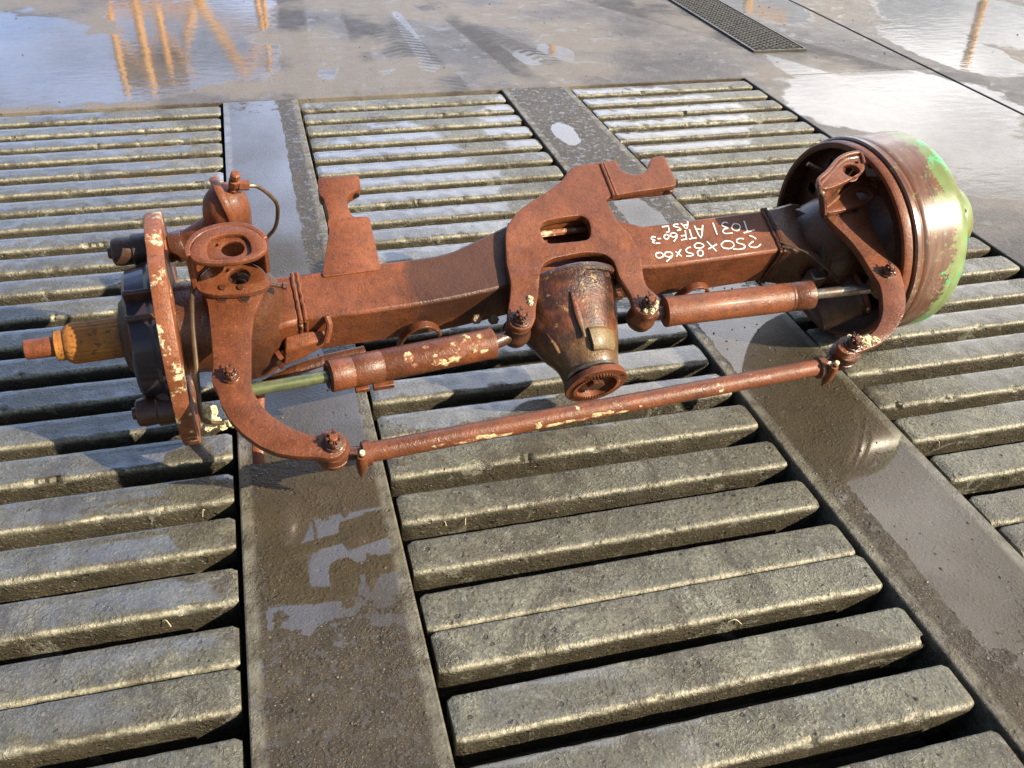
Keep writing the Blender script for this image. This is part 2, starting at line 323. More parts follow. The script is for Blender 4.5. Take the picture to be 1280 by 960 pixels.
def tube(bm, pts, r, seg=12, sm=6, flat=1.):
    P = spline(pts, sm) if sm > 1 else [Vector(p) for p in pts]
    rr = r if callable(r) else (lambda t: r); prev = None; up = None
    for i, p in enumerate(P):
        d = (P[min(i + 1, len(P) - 1)] - P[max(i - 1, 0)]).normalized()
        if up is None: up = basis(d)[1]
        up = (up - d * up.dot(d)).normalized(); v = d.cross(up); q = rr(i / (len(P) - 1))
        ring = [bm.verts.new(p + up * (q * math.cos(2 * math.pi * k / seg)) + v * (q * flat * math.sin(2 * math.pi * k / seg))) for k in range(seg)]
        if prev:
            for k in range(seg): bm.faces.new((prev[k], prev[(k + 1) % seg], ring[(k + 1) % seg], ring[k]))
        else: bm.faces.new(ring[::-1])
        prev = ring
    bm.faces.new(prev); return bm
def TU(pts, r, **k): return tube(bmesh.new(), pts, r, **k)
def plate(name, outline, top, th, mat, parent, holes=(), bev=.0016, zfun=None, cuts=1):
    """flat-cut steel plate from an outline in (s, t), rounded edges; zfun bends it"""
    cu = D.curves.new(name, 'CURVE'); cu.dimensions = '2D'; cu.fill_mode = 'BOTH'
    for ol in (outline, *holes):
        sp = cu.splines.new('POLY'); sp.points.add(len(ol) - 1); sp.use_cyclic_u = True
        for q, p in zip(sp.points, ol): q.co = (p[0], p[1], 0, 1)
    cu.extrude = th / 2 - bev; cu.bevel_depth = bev; cu.offset = -bev; cu.bevel_resolution = 1
    co = D.objects.new(name, cu); COL.objects.link(co); dg = bpy.context.evaluated_depsgraph_get()
    me = D.meshes.new_from_object(co.evaluated_get(dg)); D.objects.remove(co); D.curves.remove(cu)
    bm = bmesh.new(); bm.from_mesh(me); D.meshes.remove(me)
    bmesh.ops.remove_doubles(bm, verts=bm.verts, dist=1e-5)
    if zfun:
        xs = [v.co.x for v in bm.verts]; ys = [v.co.y for v in bm.verts]
        for ax, vals, n in ((1, ys, 44), (0, xs, 44)):
            for i in range(1, n):
                c = min(vals) + (max(vals) - min(vals)) * i / n
                bmesh.ops.bisect_plane(bm, geom=bm.verts[:] + bm.edges[:] + bm.faces[:], plane_co=(c, c, 0), plane_no=(1, 0, 0) if ax == 0 else (0, 1, 0))
    for v in bm.verts: v.co.z += top - th / 2 + (zfun(v.co.x, v.co.y) if zfun else 0)
    o = link(name, bm, mat, parent, smooth=40); return o
def smooth_poly(pts, n=2):
    for _ in range(n):
        q = []
        for a, b in zip(pts, pts[1:] + pts[:1]):
            d = math.hypot(b[0] - a[0], b[1] - a[1]); k = min(.25, .004 / max(d, 1e-6)) if d > .016 else .25
            q += [(a[0] + (b[0] - a[0]) * k, a[1] + (b[1] - a[1]) * k), (b[0] + (a[0] - b[0]) * k, b[1] + (a[1] - b[1]) * k)]
        pts = q
    return pts
def circ(x, y, r, n=24, rx=None): return [(x + (rx or r) * math.cos(2 * math.pi * i / n), y + r * math.sin(2 * math.pi * i / n)) for i in range(n)]
def crust(name, pts, mat, parent, seed=0):
    """lumps of lime: (centre, radius) icospheres pushed about by noise"""
    bm = bmesh.new()
    for c, r in pts:
        q = bmesh.ops.create_icosphere(bm, subdivisions=3, radius=r)
        for v in q['verts']:
            d = v.co.normalized(); f = 1 + .45 * noise.noise(d * 3.1 + Vector((seed, r * 900, 0))) + .25 * noise.noise(d * 9 + Vector((seed, 0, r * 500)))
            v.co = Vector(c) + d * r * f
    return link(name, bm, mat, parent, smooth=25)

# ------------------------------------------------------------------ the setting: floor, strips, pits
X1a, X1b, X2a, X2b, X3 = -.096, .135, .811, 1.043, 1.712
YF = 3.055; YN = -2.4; XL = -3.2
def slab(name, x0, x1, y0, y1, mat, parent=None, th=.10, bev=.003):
    bm = bmesh.new(); box(bm, (x0, y0, -th), (x1, y1, 0)); return link(name, bm, mat, parent, smooth=0, bevel=bev)
yard = slab('yard_floor', -60, 2.482, YF, 90, 'yard'); tag(yard, kind='structure')
slab('yard_panel', 2.494, 60, YN, 90, 'yard', yard)
slab('yard_panel', X3, 2.482, YN, YF - .002, 'yard', yard)
slab('joint_filler', 2.4825, 2.4935, YN, 90, 'pit', yard, th=.02).location.z = -.012
slab('floor_strip', X1a, X1b, YN, YF - .003, 'strip', yard)
slab('floor_strip', X2a, X2b, YN, YF - .003, 'strip', yard)
far = slab('surrounding_ground', -60, XL, YN - 50, YF - .003, 'yard'); tag(far, kind='structure')
near = slab('ground_behind', XL, 60, YN - 50, YN, 'yard'); tag(near, kind='structure')
pb = bmesh.new(); box(pb, (XL, YN, -.5), (X3, YF, -.45)); box(pb, (XL, YF, -.5), (X3, YF + .1, -.1)); box(pb, (X3, YN, -.5), (X3 + .1, YF, -.1)); box(pb, (XL - .1, YN, -.5), (XL, YF, -.1))
pit = link('pit_floor', pb, 'pit', smooth=0); tag(pit, kind='structure')
for a, b in ((X1a, X1b), (X2a, X2b)):
    bm = bmesh.new(); box(bm, (a + .02, YN, -.45), (b - .02, YF, -.101)); link('pit_wall', bm, 'pit', pit, smooth=0)

# slats: rounded nosing, face sloping back under
PROF = [(.000, -.075), (.0015, -.012), (.0008, -.004), (-.0015, -.0008), (-.005, 0), (-.020, .0003), (-.035, .0002), (-.056, 0), (-.0608, -.0004), (-.0637, -.0015), (-.0657, -.0036), (-.0664, -.0062), (-.0662, -.011), (-.0615, -.035), (-.053, -.075)]
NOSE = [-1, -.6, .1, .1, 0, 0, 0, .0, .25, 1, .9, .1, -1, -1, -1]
def slat_mesh(x0, x1, seed):
    bm = bmesh.new(); n = max(24, int((x1 - x0) / .008)); prev = None
    for i in range(n + 1):
        f = i / n; x = x0 + (x1 - x0) * f; e = min(f, 1 - f) * (x1 - x0)
        rnd = max(0, .006 - e) / .006; pull = .004 * rnd * rnd
        ring = []
        for k, (y, z) in enumerate(PROF):
            j = noise.noise(Vector((x * 34, k * .35 + seed * 7, seed))) * .0011 + noise.noise(Vector((x * 110, k * .8, seed * 3))) * .0006
            chip = max(0, noise.noise(Vector((x * 26, seed * 5.3, 1))) + .5 * noise.noise(Vector((x * 90, seed, 4))) - .40) * .022 if k in (8, 9, 10, 11) else 0
            ring.append(bm.verts.new((x, y + (pull * (1 if y < -.03 else -1)) + j + chip, z - pull * .6 + (j if 3 < k < 12 else 0) - chip * .6)))
        if prev:
            for k in range(len(PROF) - 1): bm.faces.new((prev[k], ring[k], ring[k + 1], prev[k + 1]))
        else: bm.faces.new(ring)
        prev = ring
    bm.faces.new(prev[::-1]); bmesh.ops.recalc_face_normals(bm, faces=bm.faces)
    me = D.meshes.new('slat'); bm.to_mesh(me); bm.free()
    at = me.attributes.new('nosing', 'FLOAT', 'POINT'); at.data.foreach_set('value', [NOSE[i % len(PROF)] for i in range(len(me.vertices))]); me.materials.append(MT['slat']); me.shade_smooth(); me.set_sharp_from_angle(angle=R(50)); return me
BACK = [1.434 + .1057 * k for k in range(0, 16)] + [1.330, 1.2235, 1.1175, 1.0115, .9055, .8335] + [.8335 - .1035 * k for k in range(1, 31)]
for (x0, x1, lab, sh) in ((XL + .01, X1a - .008, 'long grey slatted floor bay left of the first strip, under the splined shaft', 0),
                      (X1b + .008, X2a - .009, 'grey slatted floor bay between the two strips, under the tie rod', -.003), (X2b + .008, X3 - .009, 'grey slatted floor bay under the green drum, right of the second strip', .002)):
    g = empty('slatted_floor', lab, 'grating', ((x0 + x1) / 2, 1, 0), 'slatted floor bays'); g['kind'] = 'structure'
    ms = [slat_mesh(x0 - (x0 + x1) / 2, x1 - (x0 + x1) / 2, s + x0) for s in range(9)]
    for k, yb in enumerate(BACK):
        o = D.objects.new('slat', ms[(k * 4) % 9]); COL.objects.link(o); o.parent = g
        o.location = (random.uniform(-.0015, .0015), yb + sh - 1 + random.uniform(-.0012, .0012), random.uniform(-.0022, 0))
        o.rotation_euler = (random.uniform(-.012, .012), random.uniform(-.0006, .0006), random.uniform(-.001, .001))
    bm = bmesh.new(); box(bm, (x0 - (x0 + x1) / 2 - .004, -3.3, -.19), (x1 - (x0 + x1) / 2 + .004, 2.05, -.15)); link('slat_bearer', bm, 'pit', g, smooth=0)

# expanded-metal drain grate let into the yard
dg_ = empty('drain_grate', 'dark expanded metal drain grate let into the yard beyond the slats', 'drain grate', (2.01, 3.78, 0))
bm = bmesh.new(); gx, gy = .1, .42; nx, ny = 9, 34
for i in range(nx):
    for j in range(ny):
        cx = -gx + (i + .5) * 2 * gx / nx; cy = -gy + (j + .5) * 2 * gy / ny + (gy / ny if i % 2 else 0)
        hx, hy = 1.0 * 2 * gx / nx * .98, gy / ny
        for sx in (-1, 1):
            for sy in (-1, 1):
                a, b = Vector((cx + sx * hx, cy, .002)), Vector((cx, cy + sy * hy, .006))
                d = (b - a).normalized(); q = d.cross(Vector((0, 0, 1))) * .0016
                vs = [bm.verts.new(p) for p in (a - q, b - q, b + q, a + q)]; vt = [bm.verts.new(v.co + Vector((0, 0, .003))) for v in vs]
                bm.faces.new(vt); 
                for k in range(4): bm.faces.new((vs[k], vs[(k + 1) % 4], vt[(k + 1) % 4], vt[k]))
ms = link('mesh', bm, 'grate', dg_, smooth=0); ms['kind'] = 'stuff'
bm = bmesh.new()
for lo, hi in (((-gx - .012, -gy - .02, .001), (-gx - .004, gy + .02, .008)), ((gx + .010, -gy - .02, .001), (gx + .018, gy + .02, .008)), ((-gx - .004, -gy - .02, .001), (gx + .01, -gy - .012, .008)), ((-gx - .004, gy + .012, .001), (gx + .01, gy + .02, .008))): box(bm, lo, hi)
link('frame', bm, 'grate', dg_, smooth=0)
bm = bmesh.new(); box(bm, (-gx - .004, -gy - .012, .0012), (gx + .01, gy + .012, .0018)); link('sump', bm, 'hole', dg_, smooth=0)

# steelwork standing beyond the yard: seen as reflections in the standing water
fr = empty('orange_gantry', 'orange steel frame standing beyond the yard, mirrored in the puddle', 'gantry', (-.6, 10, 0))
def post(pts, r, name='post', y=0, mat='orangepaint', par=None):
    return link(name, TU([(x, y, z) for x, z in pts], r, seg=8, sm=1), mat, par or fr)
for pts, r in (([(-.66, 0), (-.62, 2.15)], .035), ([(-.42, 0), (-.37, 2.13)], .045), ([(.17, 0), (.2, 1.3), (.38, 1.65), (.55, 2.0)], .05), ([(.17, 1.3), (.0, 1.66)], .04), ([(.6, 0), (.78, 1.6), (.58, 1.9)], .03), ([(.82, 0), (.8, 2.07)], .028)): post(pts, r)
post([(-.9, 1.30), (.2, 1.31)], .06, 'cross_beam'); post([(-.66, 1.5), (-.42, 1.9), (-.2, 1.5), (0.05, 1.95)], .03, 'brace'); post([(-.20, 1.31), (-.17, 1.95)], .035, 'brace'); post([(.38, 1.5), (.8, 1.55)], .025, 'brace'); post([(.55, 1.9), (.85, 1.9)], .03, 'cross_beam')
bm = bmesh.new(); box(bm, (-.64, .06, 1.74), (-.02, .12, 2.14)); link('panel', bm, 'brownpanel', fr, smooth=0, bevel=.01)
f2 = empty('orange_gantry', 'second orange steel frame farther right beyond the yard', 'gantry', (3.2, 10, 0))
for pts, r in (([(-.75, 0), (-.7, 1.91), (-.43, 2.14)], .04), ([(0, 0), (.02, 1.98), (.3, 2.04)], .04), ([(.75, 0), (.8, 1.42), (1.0, 1.52)], .05), ([(2.2, 0), (2.3, 1.5), (2.8, 1.66)], .06)): post(pts, r, par=f2)
f3 = empty('lone_post', 'single orange post standing alone at the far right of the yard', 'post', (8.6, 10, 0))
post([(0, 0), (.05, 2.28)], .05, par=f3, name='shaft'); bm = bmesh.new(); box(bm, (-.12, -.12, 0), (.12, .12, .02)); link('foot_plate', bm, 'orangepaint', f3, smooth=0)
f4 = empty('gate_pillar', 'broad brown pillar standing beyond the drain grate', 'pillar', (4.5, 10, 0))
bm = bmesh.new(); box(bm, (-.26, -.1, 0), (.26, .3, 2.12)); link('shaft', bm, 'brownpanel', f4, smooth=0, bevel=.01)
bm = bmesh.new(); box(bm, (-.3, -.14, 2.121), (.3, .34, 2.18)); link('cap', bm, 'brownpanel', f4, smooth=0, bevel=.01)

# outlines of the flame-cut plates and the handwriting, metres in the axle frame (s, t)
BRACKET = [[0.954,0.193],[1.007,0.196],[1.04,0.198],[1.039,0.183],[1.042,0.171],[1.052,0.162],[1.064,0.158],[1.082,0.16],[1.095,0.17],[1.104,0.185],[1.11,0.194],[1.138,0.198],[1.139,0.167],[1.14,0.134],[1.136,0.123],[1.105,0.121],[1.049,0.119],[1.002,0.116],[0.989,0.11],[0.99,0.099],[0.993,0.08],[0.996,0.053],[1.006,0.032],[1.012,0.005],[1.012,-0.022],[1.007,-0.048],[1.003,-0.068],[1.004,-0.085],[1.013,-0.098],[1.017,-0.112],[1.011,-0.127],[0.998,-0.138],[0.983,-0.14],[0.97,-0.132],[0.967,-0.118],[0.969,-0.096],[0.964,-0.072],[0.96,-0.055],[0.96,-0.034],[0.959,-0.021],[0.949,-0.006],[0.928,0.001],[0.904,0.003],[0.882,0.001],[0.853,-0.001],[0.835,-0.009],[0.824,-0.021],[0.815,-0.046],[0.807,-0.069],[0.795,-0.094],[0.79,-0.112],[0.781,-0.125],[0.768,-0.132],[0.756,-0.131],[0.744,-0.123],[0.742,-0.107],[0.749,-0.087],[0.758,-0.066],[0.766,-0.041],[0.768,-0.019],[0.77,0.003],[0.777,0.033],[0.784,0.06],[0.791,0.076],[0.806,0.093],[0.826,0.11],[0.856,0.127],[0.886,0.142],[0.92,0.163],[0.941,0.185]]
BHOLE = [[0.849,0.07],[0.862,0.078],[0.897,0.081],[0.931,0.081],[0.94,0.073],[0.942,0.06],[0.936,0.036],[0.928,0.027],[0.915,0.026],[0.881,0.027],[0.856,0.028],[0.848,0.035],[0.847,0.051]]
REAR = [[0.491,0.237],[0.563,0.235],[0.561,0.205],[0.547,0.198],[0.535,0.192],[0.53,0.177],[0.532,0.163],[0.534,0.145],[0.564,0.142],[0.562,0.128],[0.562,0.113],[0.56,0.03],[0.461,0.029],[0.491,0.123],[0.489,0.135],[0.495,0.149],[0.493,0.179],[0.494,0.189],[0.487,0.2]]
ARML = [[0.275,-0.004],[0.308,-0.0],[0.365,-0.021],[0.356,-0.04],[0.343,-0.064],[0.334,-0.102],[0.327,-0.151],[0.322,-0.181],[0.324,-0.197],[0.332,-0.219],[0.343,-0.237],[0.357,-0.253],[0.379,-0.27],[0.399,-0.281],[0.409,-0.276],[0.423,-0.275],[0.436,-0.283],[0.44,-0.296],[0.435,-0.31],[0.424,-0.318],[0.41,-0.319],[0.394,-0.313],[0.365,-0.306],[0.34,-0.296],[0.32,-0.281],[0.3,-0.258],[0.286,-0.234],[0.277,-0.208],[0.275,-0.185],[0.269,-0.169],[0.271,-0.153],[0.275,-0.141],[0.277,-0.106],[0.279,-0.065],[0.28,-0.034]]
ARMR = [[1.372,-0.011],[1.397,-0.009],[1.451,0.002],[1.464,0.001],[1.462,-0.018],[1.455,-0.054],[1.455,-0.092],[1.454,-0.122],[1.458,-0.137],[1.463,-0.151],[1.459,-0.168],[1.455,-0.185],[1.443,-0.213],[1.427,-0.238],[1.404,-0.258],[1.379,-0.275],[1.352,-0.287],[1.33,-0.292],[1.304,-0.296],[1.287,-0.299],[1.272,-0.292],[1.269,-0.279],[1.278,-0.266],[1.297,-0.261],[1.319,-0.267],[1.339,-0.269],[1.358,-0.259],[1.376,-0.243],[1.39,-0.223],[1.403,-0.194],[1.409,-0.171],[1.406,-0.153],[1.405,-0.136],[1.403,-0.107],[1.397,-0.078],[1.39,-0.059],[1.384,-0.046],[1.377,-0.03]]
CLL = [[0.27,-0.004],[0.277,0.006],[0.29,0.018],[0.301,0.026],[0.317,0.03],[0.336,0.027],[0.351,0.022],[0.361,0.01],[0.37,-0.009],[0.374,-0.017],[0.367,-0.027],[0.355,-0.032],[0.334,-0.034],[0.311,-0.032],[0.291,-0.029],[0.274,-0.019]]
CLLTOP = [[0.275,0.001],[0.28,0.012],[0.292,0.022],[0.304,0.026],[0.319,0.028],[0.339,0.025],[0.353,0.019],[0.363,0.006],[0.369,-0.007],[0.367,-0.018],[0.354,-0.027],[0.34,-0.031],[0.308,-0.027],[0.287,-0.02],[0.278,-0.01]]
CLR = [[1.363,-0.01],[1.395,0.009],[1.429,0.029],[1.468,0.045],[1.494,0.048],[1.5,0.04],[1.495,0.023],[1.494,0.014],[1.484,0.005],[1.463,-0.005],[1.439,-0.011],[1.409,-0.017],[1.385,-0.019],[1.367,-0.02]]
CLRTOP = [[1.328,0.012],[1.356,0.03],[1.387,0.053],[1.412,0.063],[1.44,0.065],[1.444,0.057],[1.44,0.039],[1.435,0.024],[1.417,0.014],[1.39,0.004],[1.358,-0.006],[1.333,-0.01],[1.324,-0.002]]
CHALK = [[[1.248,0.005],[1.255,0.001],[1.259,-0.005]],[[1.252,-0.009],[1.243,-0.013],[1.239,-0.017],[1.242,-0.021],[1.251,-0.023],[1.258,-0.021],[1.264,-0.017]],[[1.235,-0.001],[1.227,0.001],[1.219,-0.002],[1.219,-0.008],[1.228,-0.013],[1.23,-0.018],[1.224,-0.022],[1.214,-0.022],[1.204,-0.02]],[[1.208,-0.014],[1.203,-0.017],[1.198,-0.018],[1.192,-0.017],[1.187,-0.015],[1.185,-0.011],[1.185,-0.007],[1.189,-0.004],[1.194,-0.001],[1.2,-0.001],[1.205,-0.002],[1.209,-0.005],[1.21,-0.009],[1.209,-0.013],[1.205,-0.016]],[[1.16,0.004],[1.17,-0.02]],[[1.177,-0.005],[1.156,-0.013]],[[1.15,-0.005],[1.148,-0.007],[1.145,-0.008],[1.141,-0.009],[1.137,-0.008],[1.133,-0.007],[1.132,-0.004],[1.132,-0.002],[1.134,0.0],[1.137,0.002],[1.141,0.003],[1.145,0.002],[1.148,0.0],[1.15,-0.002],[1.15,-0.005]],[[1.143,-0.02],[1.141,-0.023],[1.139,-0.025],[1.136,-0.026],[1.134,-0.025],[1.132,-0.024],[1.131,-0.021],[1.132,-0.019],[1.133,-0.016],[1.136,-0.014],[1.138,-0.013],[1.141,-0.014],[1.143,-0.015],[1.143,-0.018],[1.143,-0.02]],[[1.124,-0.004],[1.117,-0.005],[1.112,-0.01],[1.114,-0.015],[1.121,-0.018],[1.122,-0.021],[1.115,-0.023],[1.108,-0.022]],[[1.091,-0.009],[1.099,-0.021]],[[1.103,-0.006],[1.089,-0.02]],[[1.083,-0.014],[1.082,-0.017],[1.079,-0.018],[1.075,-0.019],[1.072,-0.018],[1.07,-0.017],[1.068,-0.015],[1.068,-0.012],[1.07,-0.01],[1.073,-0.008],[1.076,-0.008],[1.079,-0.008],[1.082,-0.01],[1.083,-0.012],[1.083,-0.014]],[[1.084,-0.013],[1.08,-0.019],[1.066,-0.028]],[[1.065,-0.014],[1.064,-0.016],[1.061,-0.017],[1.058,-0.018],[1.054,-0.018],[1.052,-0.016],[1.051,-0.014],[1.051,-0.011],[1.052,-0.009],[1.055,-0.007],[1.058,-0.007],[1.062,-0.007],[1.064,-0.009],[1.065,-0.011],[1.065,-0.014]],[[1.252,0.039],[1.249,0.013]],[[1.24,0.012],[1.265,0.016]],[[1.239,0.026],[1.236,0.023],[1.233,0.02],[1.229,0.019],[1.225,0.02],[1.222,0.022],[1.221,0.025],[1.222,0.028],[1.224,0.031],[1.227,0.034],[1.231,0.035],[1.235,0.034],[1.238,0.032],[1.239,0.029],[1.239,0.026]],[[1.218,0.039],[1.211,0.041],[1.204,0.037],[1.206,0.032],[1.213,0.027],[1.205,0.026],[1.2,0.021],[1.203,0.016],[1.218,0.015]],[[1.188,0.043],[1.186,0.016]],[[1.149,0.042],[1.151,0.013],[1.166,0.041]],[[1.151,0.034],[1.161,0.031]],[[1.136,0.035],[1.134,0.015]],[[1.127,0.014],[1.143,0.015]],[[1.127,0.034],[1.122,0.013]],[[1.111,0.014],[1.124,0.015]],[[1.114,0.023],[1.125,0.023]],[[1.107,0.026],[1.105,0.025],[1.103,0.023],[1.1,0.023],[1.098,0.023],[1.096,0.024],[1.094,0.026],[1.095,0.028],[1.096,0.03],[1.098,0.031],[1.101,0.032],[1.104,0.031],[1.106,0.03],[1.107,0.028],[1.107,0.026]],[[1.108,0.028],[1.104,0.02],[1.096,0.013]],[[1.09,0.024],[1.089,0.022],[1.087,0.021],[1.085,0.02],[1.083,0.02],[1.082,0.021],[1.081,0.023],[1.081,0.025],[1.082,0.027],[1.084,0.029],[1.087,0.03],[1.089,0.029],[1.09,0.028],[1.091,0.026],[1.09,0.024]],[[1.067,0.023],[1.074,0.023]],[[1.065,0.027],[1.059,0.029],[1.055,0.024],[1.061,0.021],[1.055,0.018],[1.058,0.014]],[[1.06,0.014],[1.069,0.013]],[[1.125,0.051],[1.131,0.037],[1.14,0.053]],[[1.126,0.045],[1.135,0.046]],[[1.119,0.049],[1.112,0.05],[1.108,0.046],[1.117,0.042],[1.119,0.037],[1.111,0.036]],[[1.098,0.047],[1.095,0.036],[1.089,0.035]],[[1.085,0.048],[1.099,0.048]]]

# ------------------------------------------------------------------ the axle, in its own frame: s along, t away from the camera, n up from the axle line
OX = .9
AX = empty('drive_axle', 'rusty brown steering drive axle with a green drum lying across the slatted floor', 'axle')
FS, FT, FN = Vector((.99823, .059212, .005586)), Vector((-.055291, .889293, .453983)), Vector((.021914, -.453489, .890993))
base = Vector((-.392, 1.339, .2)) + FS * OX + Vector((.0046, .0158, -.0115))
Mx = Matrix(((FS.x, FT.x, FN.x), (FS.y, FT.y, FN.y), (FS.z, FT.z, FN.z))).to_4x4(); Mx.translation = (base.x, base.y, 0)
AX.matrix_world = Mx
OFF = Mx.inverted() @ base                      # the axle line lies this far from the Empty on the floor
def A(o, parent=None):
    o.parent = parent or AX
    o.location = (OFF - Vector((OX, 0, 0))) if parent is None else (0, 0, 0)
    return o
def P(name, bm, mat, parent=None, **k):
    bmesh.ops.recalc_face_normals(bm, faces=bm.faces); return A(link(name, bm, mat, None, **k), parent)
def PL(name, *a, parent=None, **k):
    return A(plate(name, *a, None, **k), parent)
def nut(c, parent, axis=(0, 0, 1), r=.0125, h=.011, stub=.008, mat='rustdk', cot=True):
    """castle nut on its washer, stud end and split pin"""
    a, u, v = basis(axis); c = Vector(c)
    P('washer', LA([(0, r * 1.28), (.0022, r * 1.28), (.0028, r * 1.2)], c, axis, 28), mat, parent)
    bm = bmesh.new(); lathe(bm, [(.0028, r * .98), (.0035, r * 1.04), (h, r * 1.04), (h + .0014, r * .9)], c, axis, 6)
    for k in range(6):
        an = (k + .5) * math.pi / 3; m = Matrix.Translation(c + a * (h + .004)) @ Matrix((u, v, a)).transposed().to_4x4() @ Matrix.Rotation(an, 4, 'Z')
        box(bm, (r * .52, -r * .17, -.0035), (r * .84, r * .17, .0035), m)
    n = P('castle_nut', bm, mat, parent, bevel=.0006)
    bm = bmesh.new(); lathe(bm, [(0, r * .5), (h + stub, r * .5), (h + stub + .0015, r * .38)], c, axis, 16); P('stud', bm, 'rust', parent)
    if cot: P('split_pin', TU([c + a * (h + .004) + u * (-r * 1.3) + v * .002, c + a * (h + .006) + u * r, c + a * (h + .001) + u * r * 1.5 + v * .004], .0013, seg=6, sm=4), 'rustdk', parent)
    return n

def loft(sections, cap=True):
    bm = bmesh.new(); rings = [[bm.verts.new(p) for p in s] for s in sections]
    for a, b in zip(rings, rings[1:]):
        for i in range(len(a)): bm.faces.new((a[i], a[(i + 1) % len(a)], b[(i + 1) % len(a)], b[i]))
    if cap: bm.faces.new(rings[0][::-1]); bm.faces.new(rings[-1])
    return bm
def sect(s, tf, tb, nb, nt=.05): return [(s, tf, nb), (s, tb, nb), (s, tb, nt), (s, tf, nt)]
# beam: fabricated box, bulging back round the differential
SE = [(.422, -.046, .043), (.52, -.047, .046), (.622, -.046, .046), (.66, -.044, .047), (.69, -.042, .052), (.731, -.038, .067), (.797, -.03, .092), (.822, -.026, .098), (.832, -.026, .10, .008), (.88, -.02, .10, .004), (.955, -.02, .098, .006), (.968, -.022, .094), (1.01, -.032, .075), (1.05, -.036, .056), (1.10, -.037, .056), (1.2, -.037, .058), (1.30, -.036, .059)]
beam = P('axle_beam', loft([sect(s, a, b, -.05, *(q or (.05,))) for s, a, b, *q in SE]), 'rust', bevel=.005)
# cast ends, swelling down to the steering yokes
el = P('beam_end', loft([sect(.416, -.048, .044, -.054, .0505), sect(.385, -.052, .046, -.060, .050), sect(.362, -.058, .050, -.072, .044), sect(.335, -.062, .056, -.080, .030)]), 'rust', beam, bevel=.007)
er = P('beam_end', loft([sect(1.306, -.040, .060, -.054, .0505), sect(1.335, -.044, .064, -.060, .051), sect(1.37, -.058, .072, -.072, .046), sect(1.40, -.066, .076, -.080, .034)]), 'rustdk', beam, bevel=.007)
for s0 in (.419, 1.303):                        # weld bands round the joints
    bm = bmesh.new()
    for k, ds in enumerate((-.004, .004)):
        tb, tf = (.045, -.048) if s0 < 1 else (.061, -.038)
        pts = [(s0 + ds + .0016 * noise.noise(Vector((q * 9, k, s0 * 5))), tf + (tb - tf) * q, .0505 + .001 * noise.noise(Vector((q * 30, k, 1)))) for q in [i / 24 for i in range(25)]]
        tube(bm, pts, .0036, seg=8, sm=1)
        pts = [(s0 + ds + .0016 * noise.noise(Vector((q * 9, k, s0 * 9))), tf - .0005, .05 - .104 * q) for q in [i / 24 for i in range(25)]]
        tube(bm, pts, .0032, seg=8, sm=1)
    P('weld_bead', bm, 'rustlime' if s0 < 1 else 'rustdk', beam)
# writing on the beam
bm = bmesh.new()
for stx in CHALK:
    pts = [Vector((x, y, .0506)) for x, y in stx]; sp = spline(pts, 3) if len(pts) > 2 else pts; prev = None
    for i, p in enumerate(sp):
        d = (sp[min(i + 1, len(sp) - 1)] - sp[max(i - 1, 0)]).normalized(); q = d.cross(Vector((0, 0, 1))) * (.00125 + .0006 * noise.noise(p * 260))
        cur = (bm.verts.new(p - q), bm.verts.new(p + q))
        if prev: bm.faces.new((prev[0], prev[1], cur[1], cur[0]))
        prev = cur
r = bmesh.ops.extrude_face_region(bm, geom=bm.faces[:]); bmesh.ops.translate(bm, vec=(0, 0, .0003), verts=[v for v in r['geom'] if isinstance(v, bmesh.types.BMVert)])
ck = P('chalk_writing', bm, 'chalk', beam, smooth=0); ck['label'] = 'white handwriting 250x85x60, T031 ATF 60-3, AS1, upside down'
# steering stop block with its two bolts on the left beam end
c_, a_ = Vector((.412, -.052, -.002)), R(0)
sb = P('stop_block', loft([[(.452, -.050, .018), (.452, -.066, .014), (.446, -.068, -.006), (.446, -.046, -.006)], [(.420, -.050, .022), (.418, -.072, .016), (.410, -.076, -.022), (.412, -.046, -.022)], [(.388, -.05, .016), (.384, -.074, .006), (.378, -.08, -.030), (.382, -.05, -.034)]]), 'rust', beam, bevel=.003)
for dt, dn in ((.0, .0), (-.008, -.018)):
    P('stop_bolt', LA([(0, .005), (.006, .005), (.0062, .0088), (.013, .0088), (.014, .0075)], (.384, -.066 + dt, -.006 + dn), (-.8, -.25, -.35), 6), 'rustdk' if dt else 'rust', beam, smooth=20)
P('stop_rib', TU([(.456, -.045, .052), (.458, -.058, .040), (.450, -.072, .018)], .0055, seg=10), 'rustlime', beam)
# straps under the beam on either side of the differential
for s0, w0 in ((.615, .034), (1.135, .034)):
    bm = bmesh.new(); prev = None
    for i in range(15):
        an = math.pi * i / 14; x = s0 - w0 * math.cos(an); z = -.055 + .062 * math.sin(an)
        cur = [bm.verts.new((s0 - (w0 + dr) * math.cos(an), t, -.058 + (.060 + dr) * math.sin(an))) for dr, t in ((0, -.066), (.006, -.066), (.006, -.052), (0, -.052))]
        if prev:
            for k in range(4): bm.faces.new((prev[k], prev[(k + 1) % 4], cur[(k + 1) % 4], cur[k]))
        else: bm.faces.new(cur)
        prev = cur
    bm.faces.new(prev); P('strap_loop', bm, 'rustlime' if s0 < 1 else 'rust', beam, bevel=.0015)
P('lower_strut', TU([(.345, -.085, -.075), (.37, -.080, -.068), (.43, -.065, -.060), (.52, -.055, -.062)], .011, seg=12, flat=.6), 'rustdk', beam)

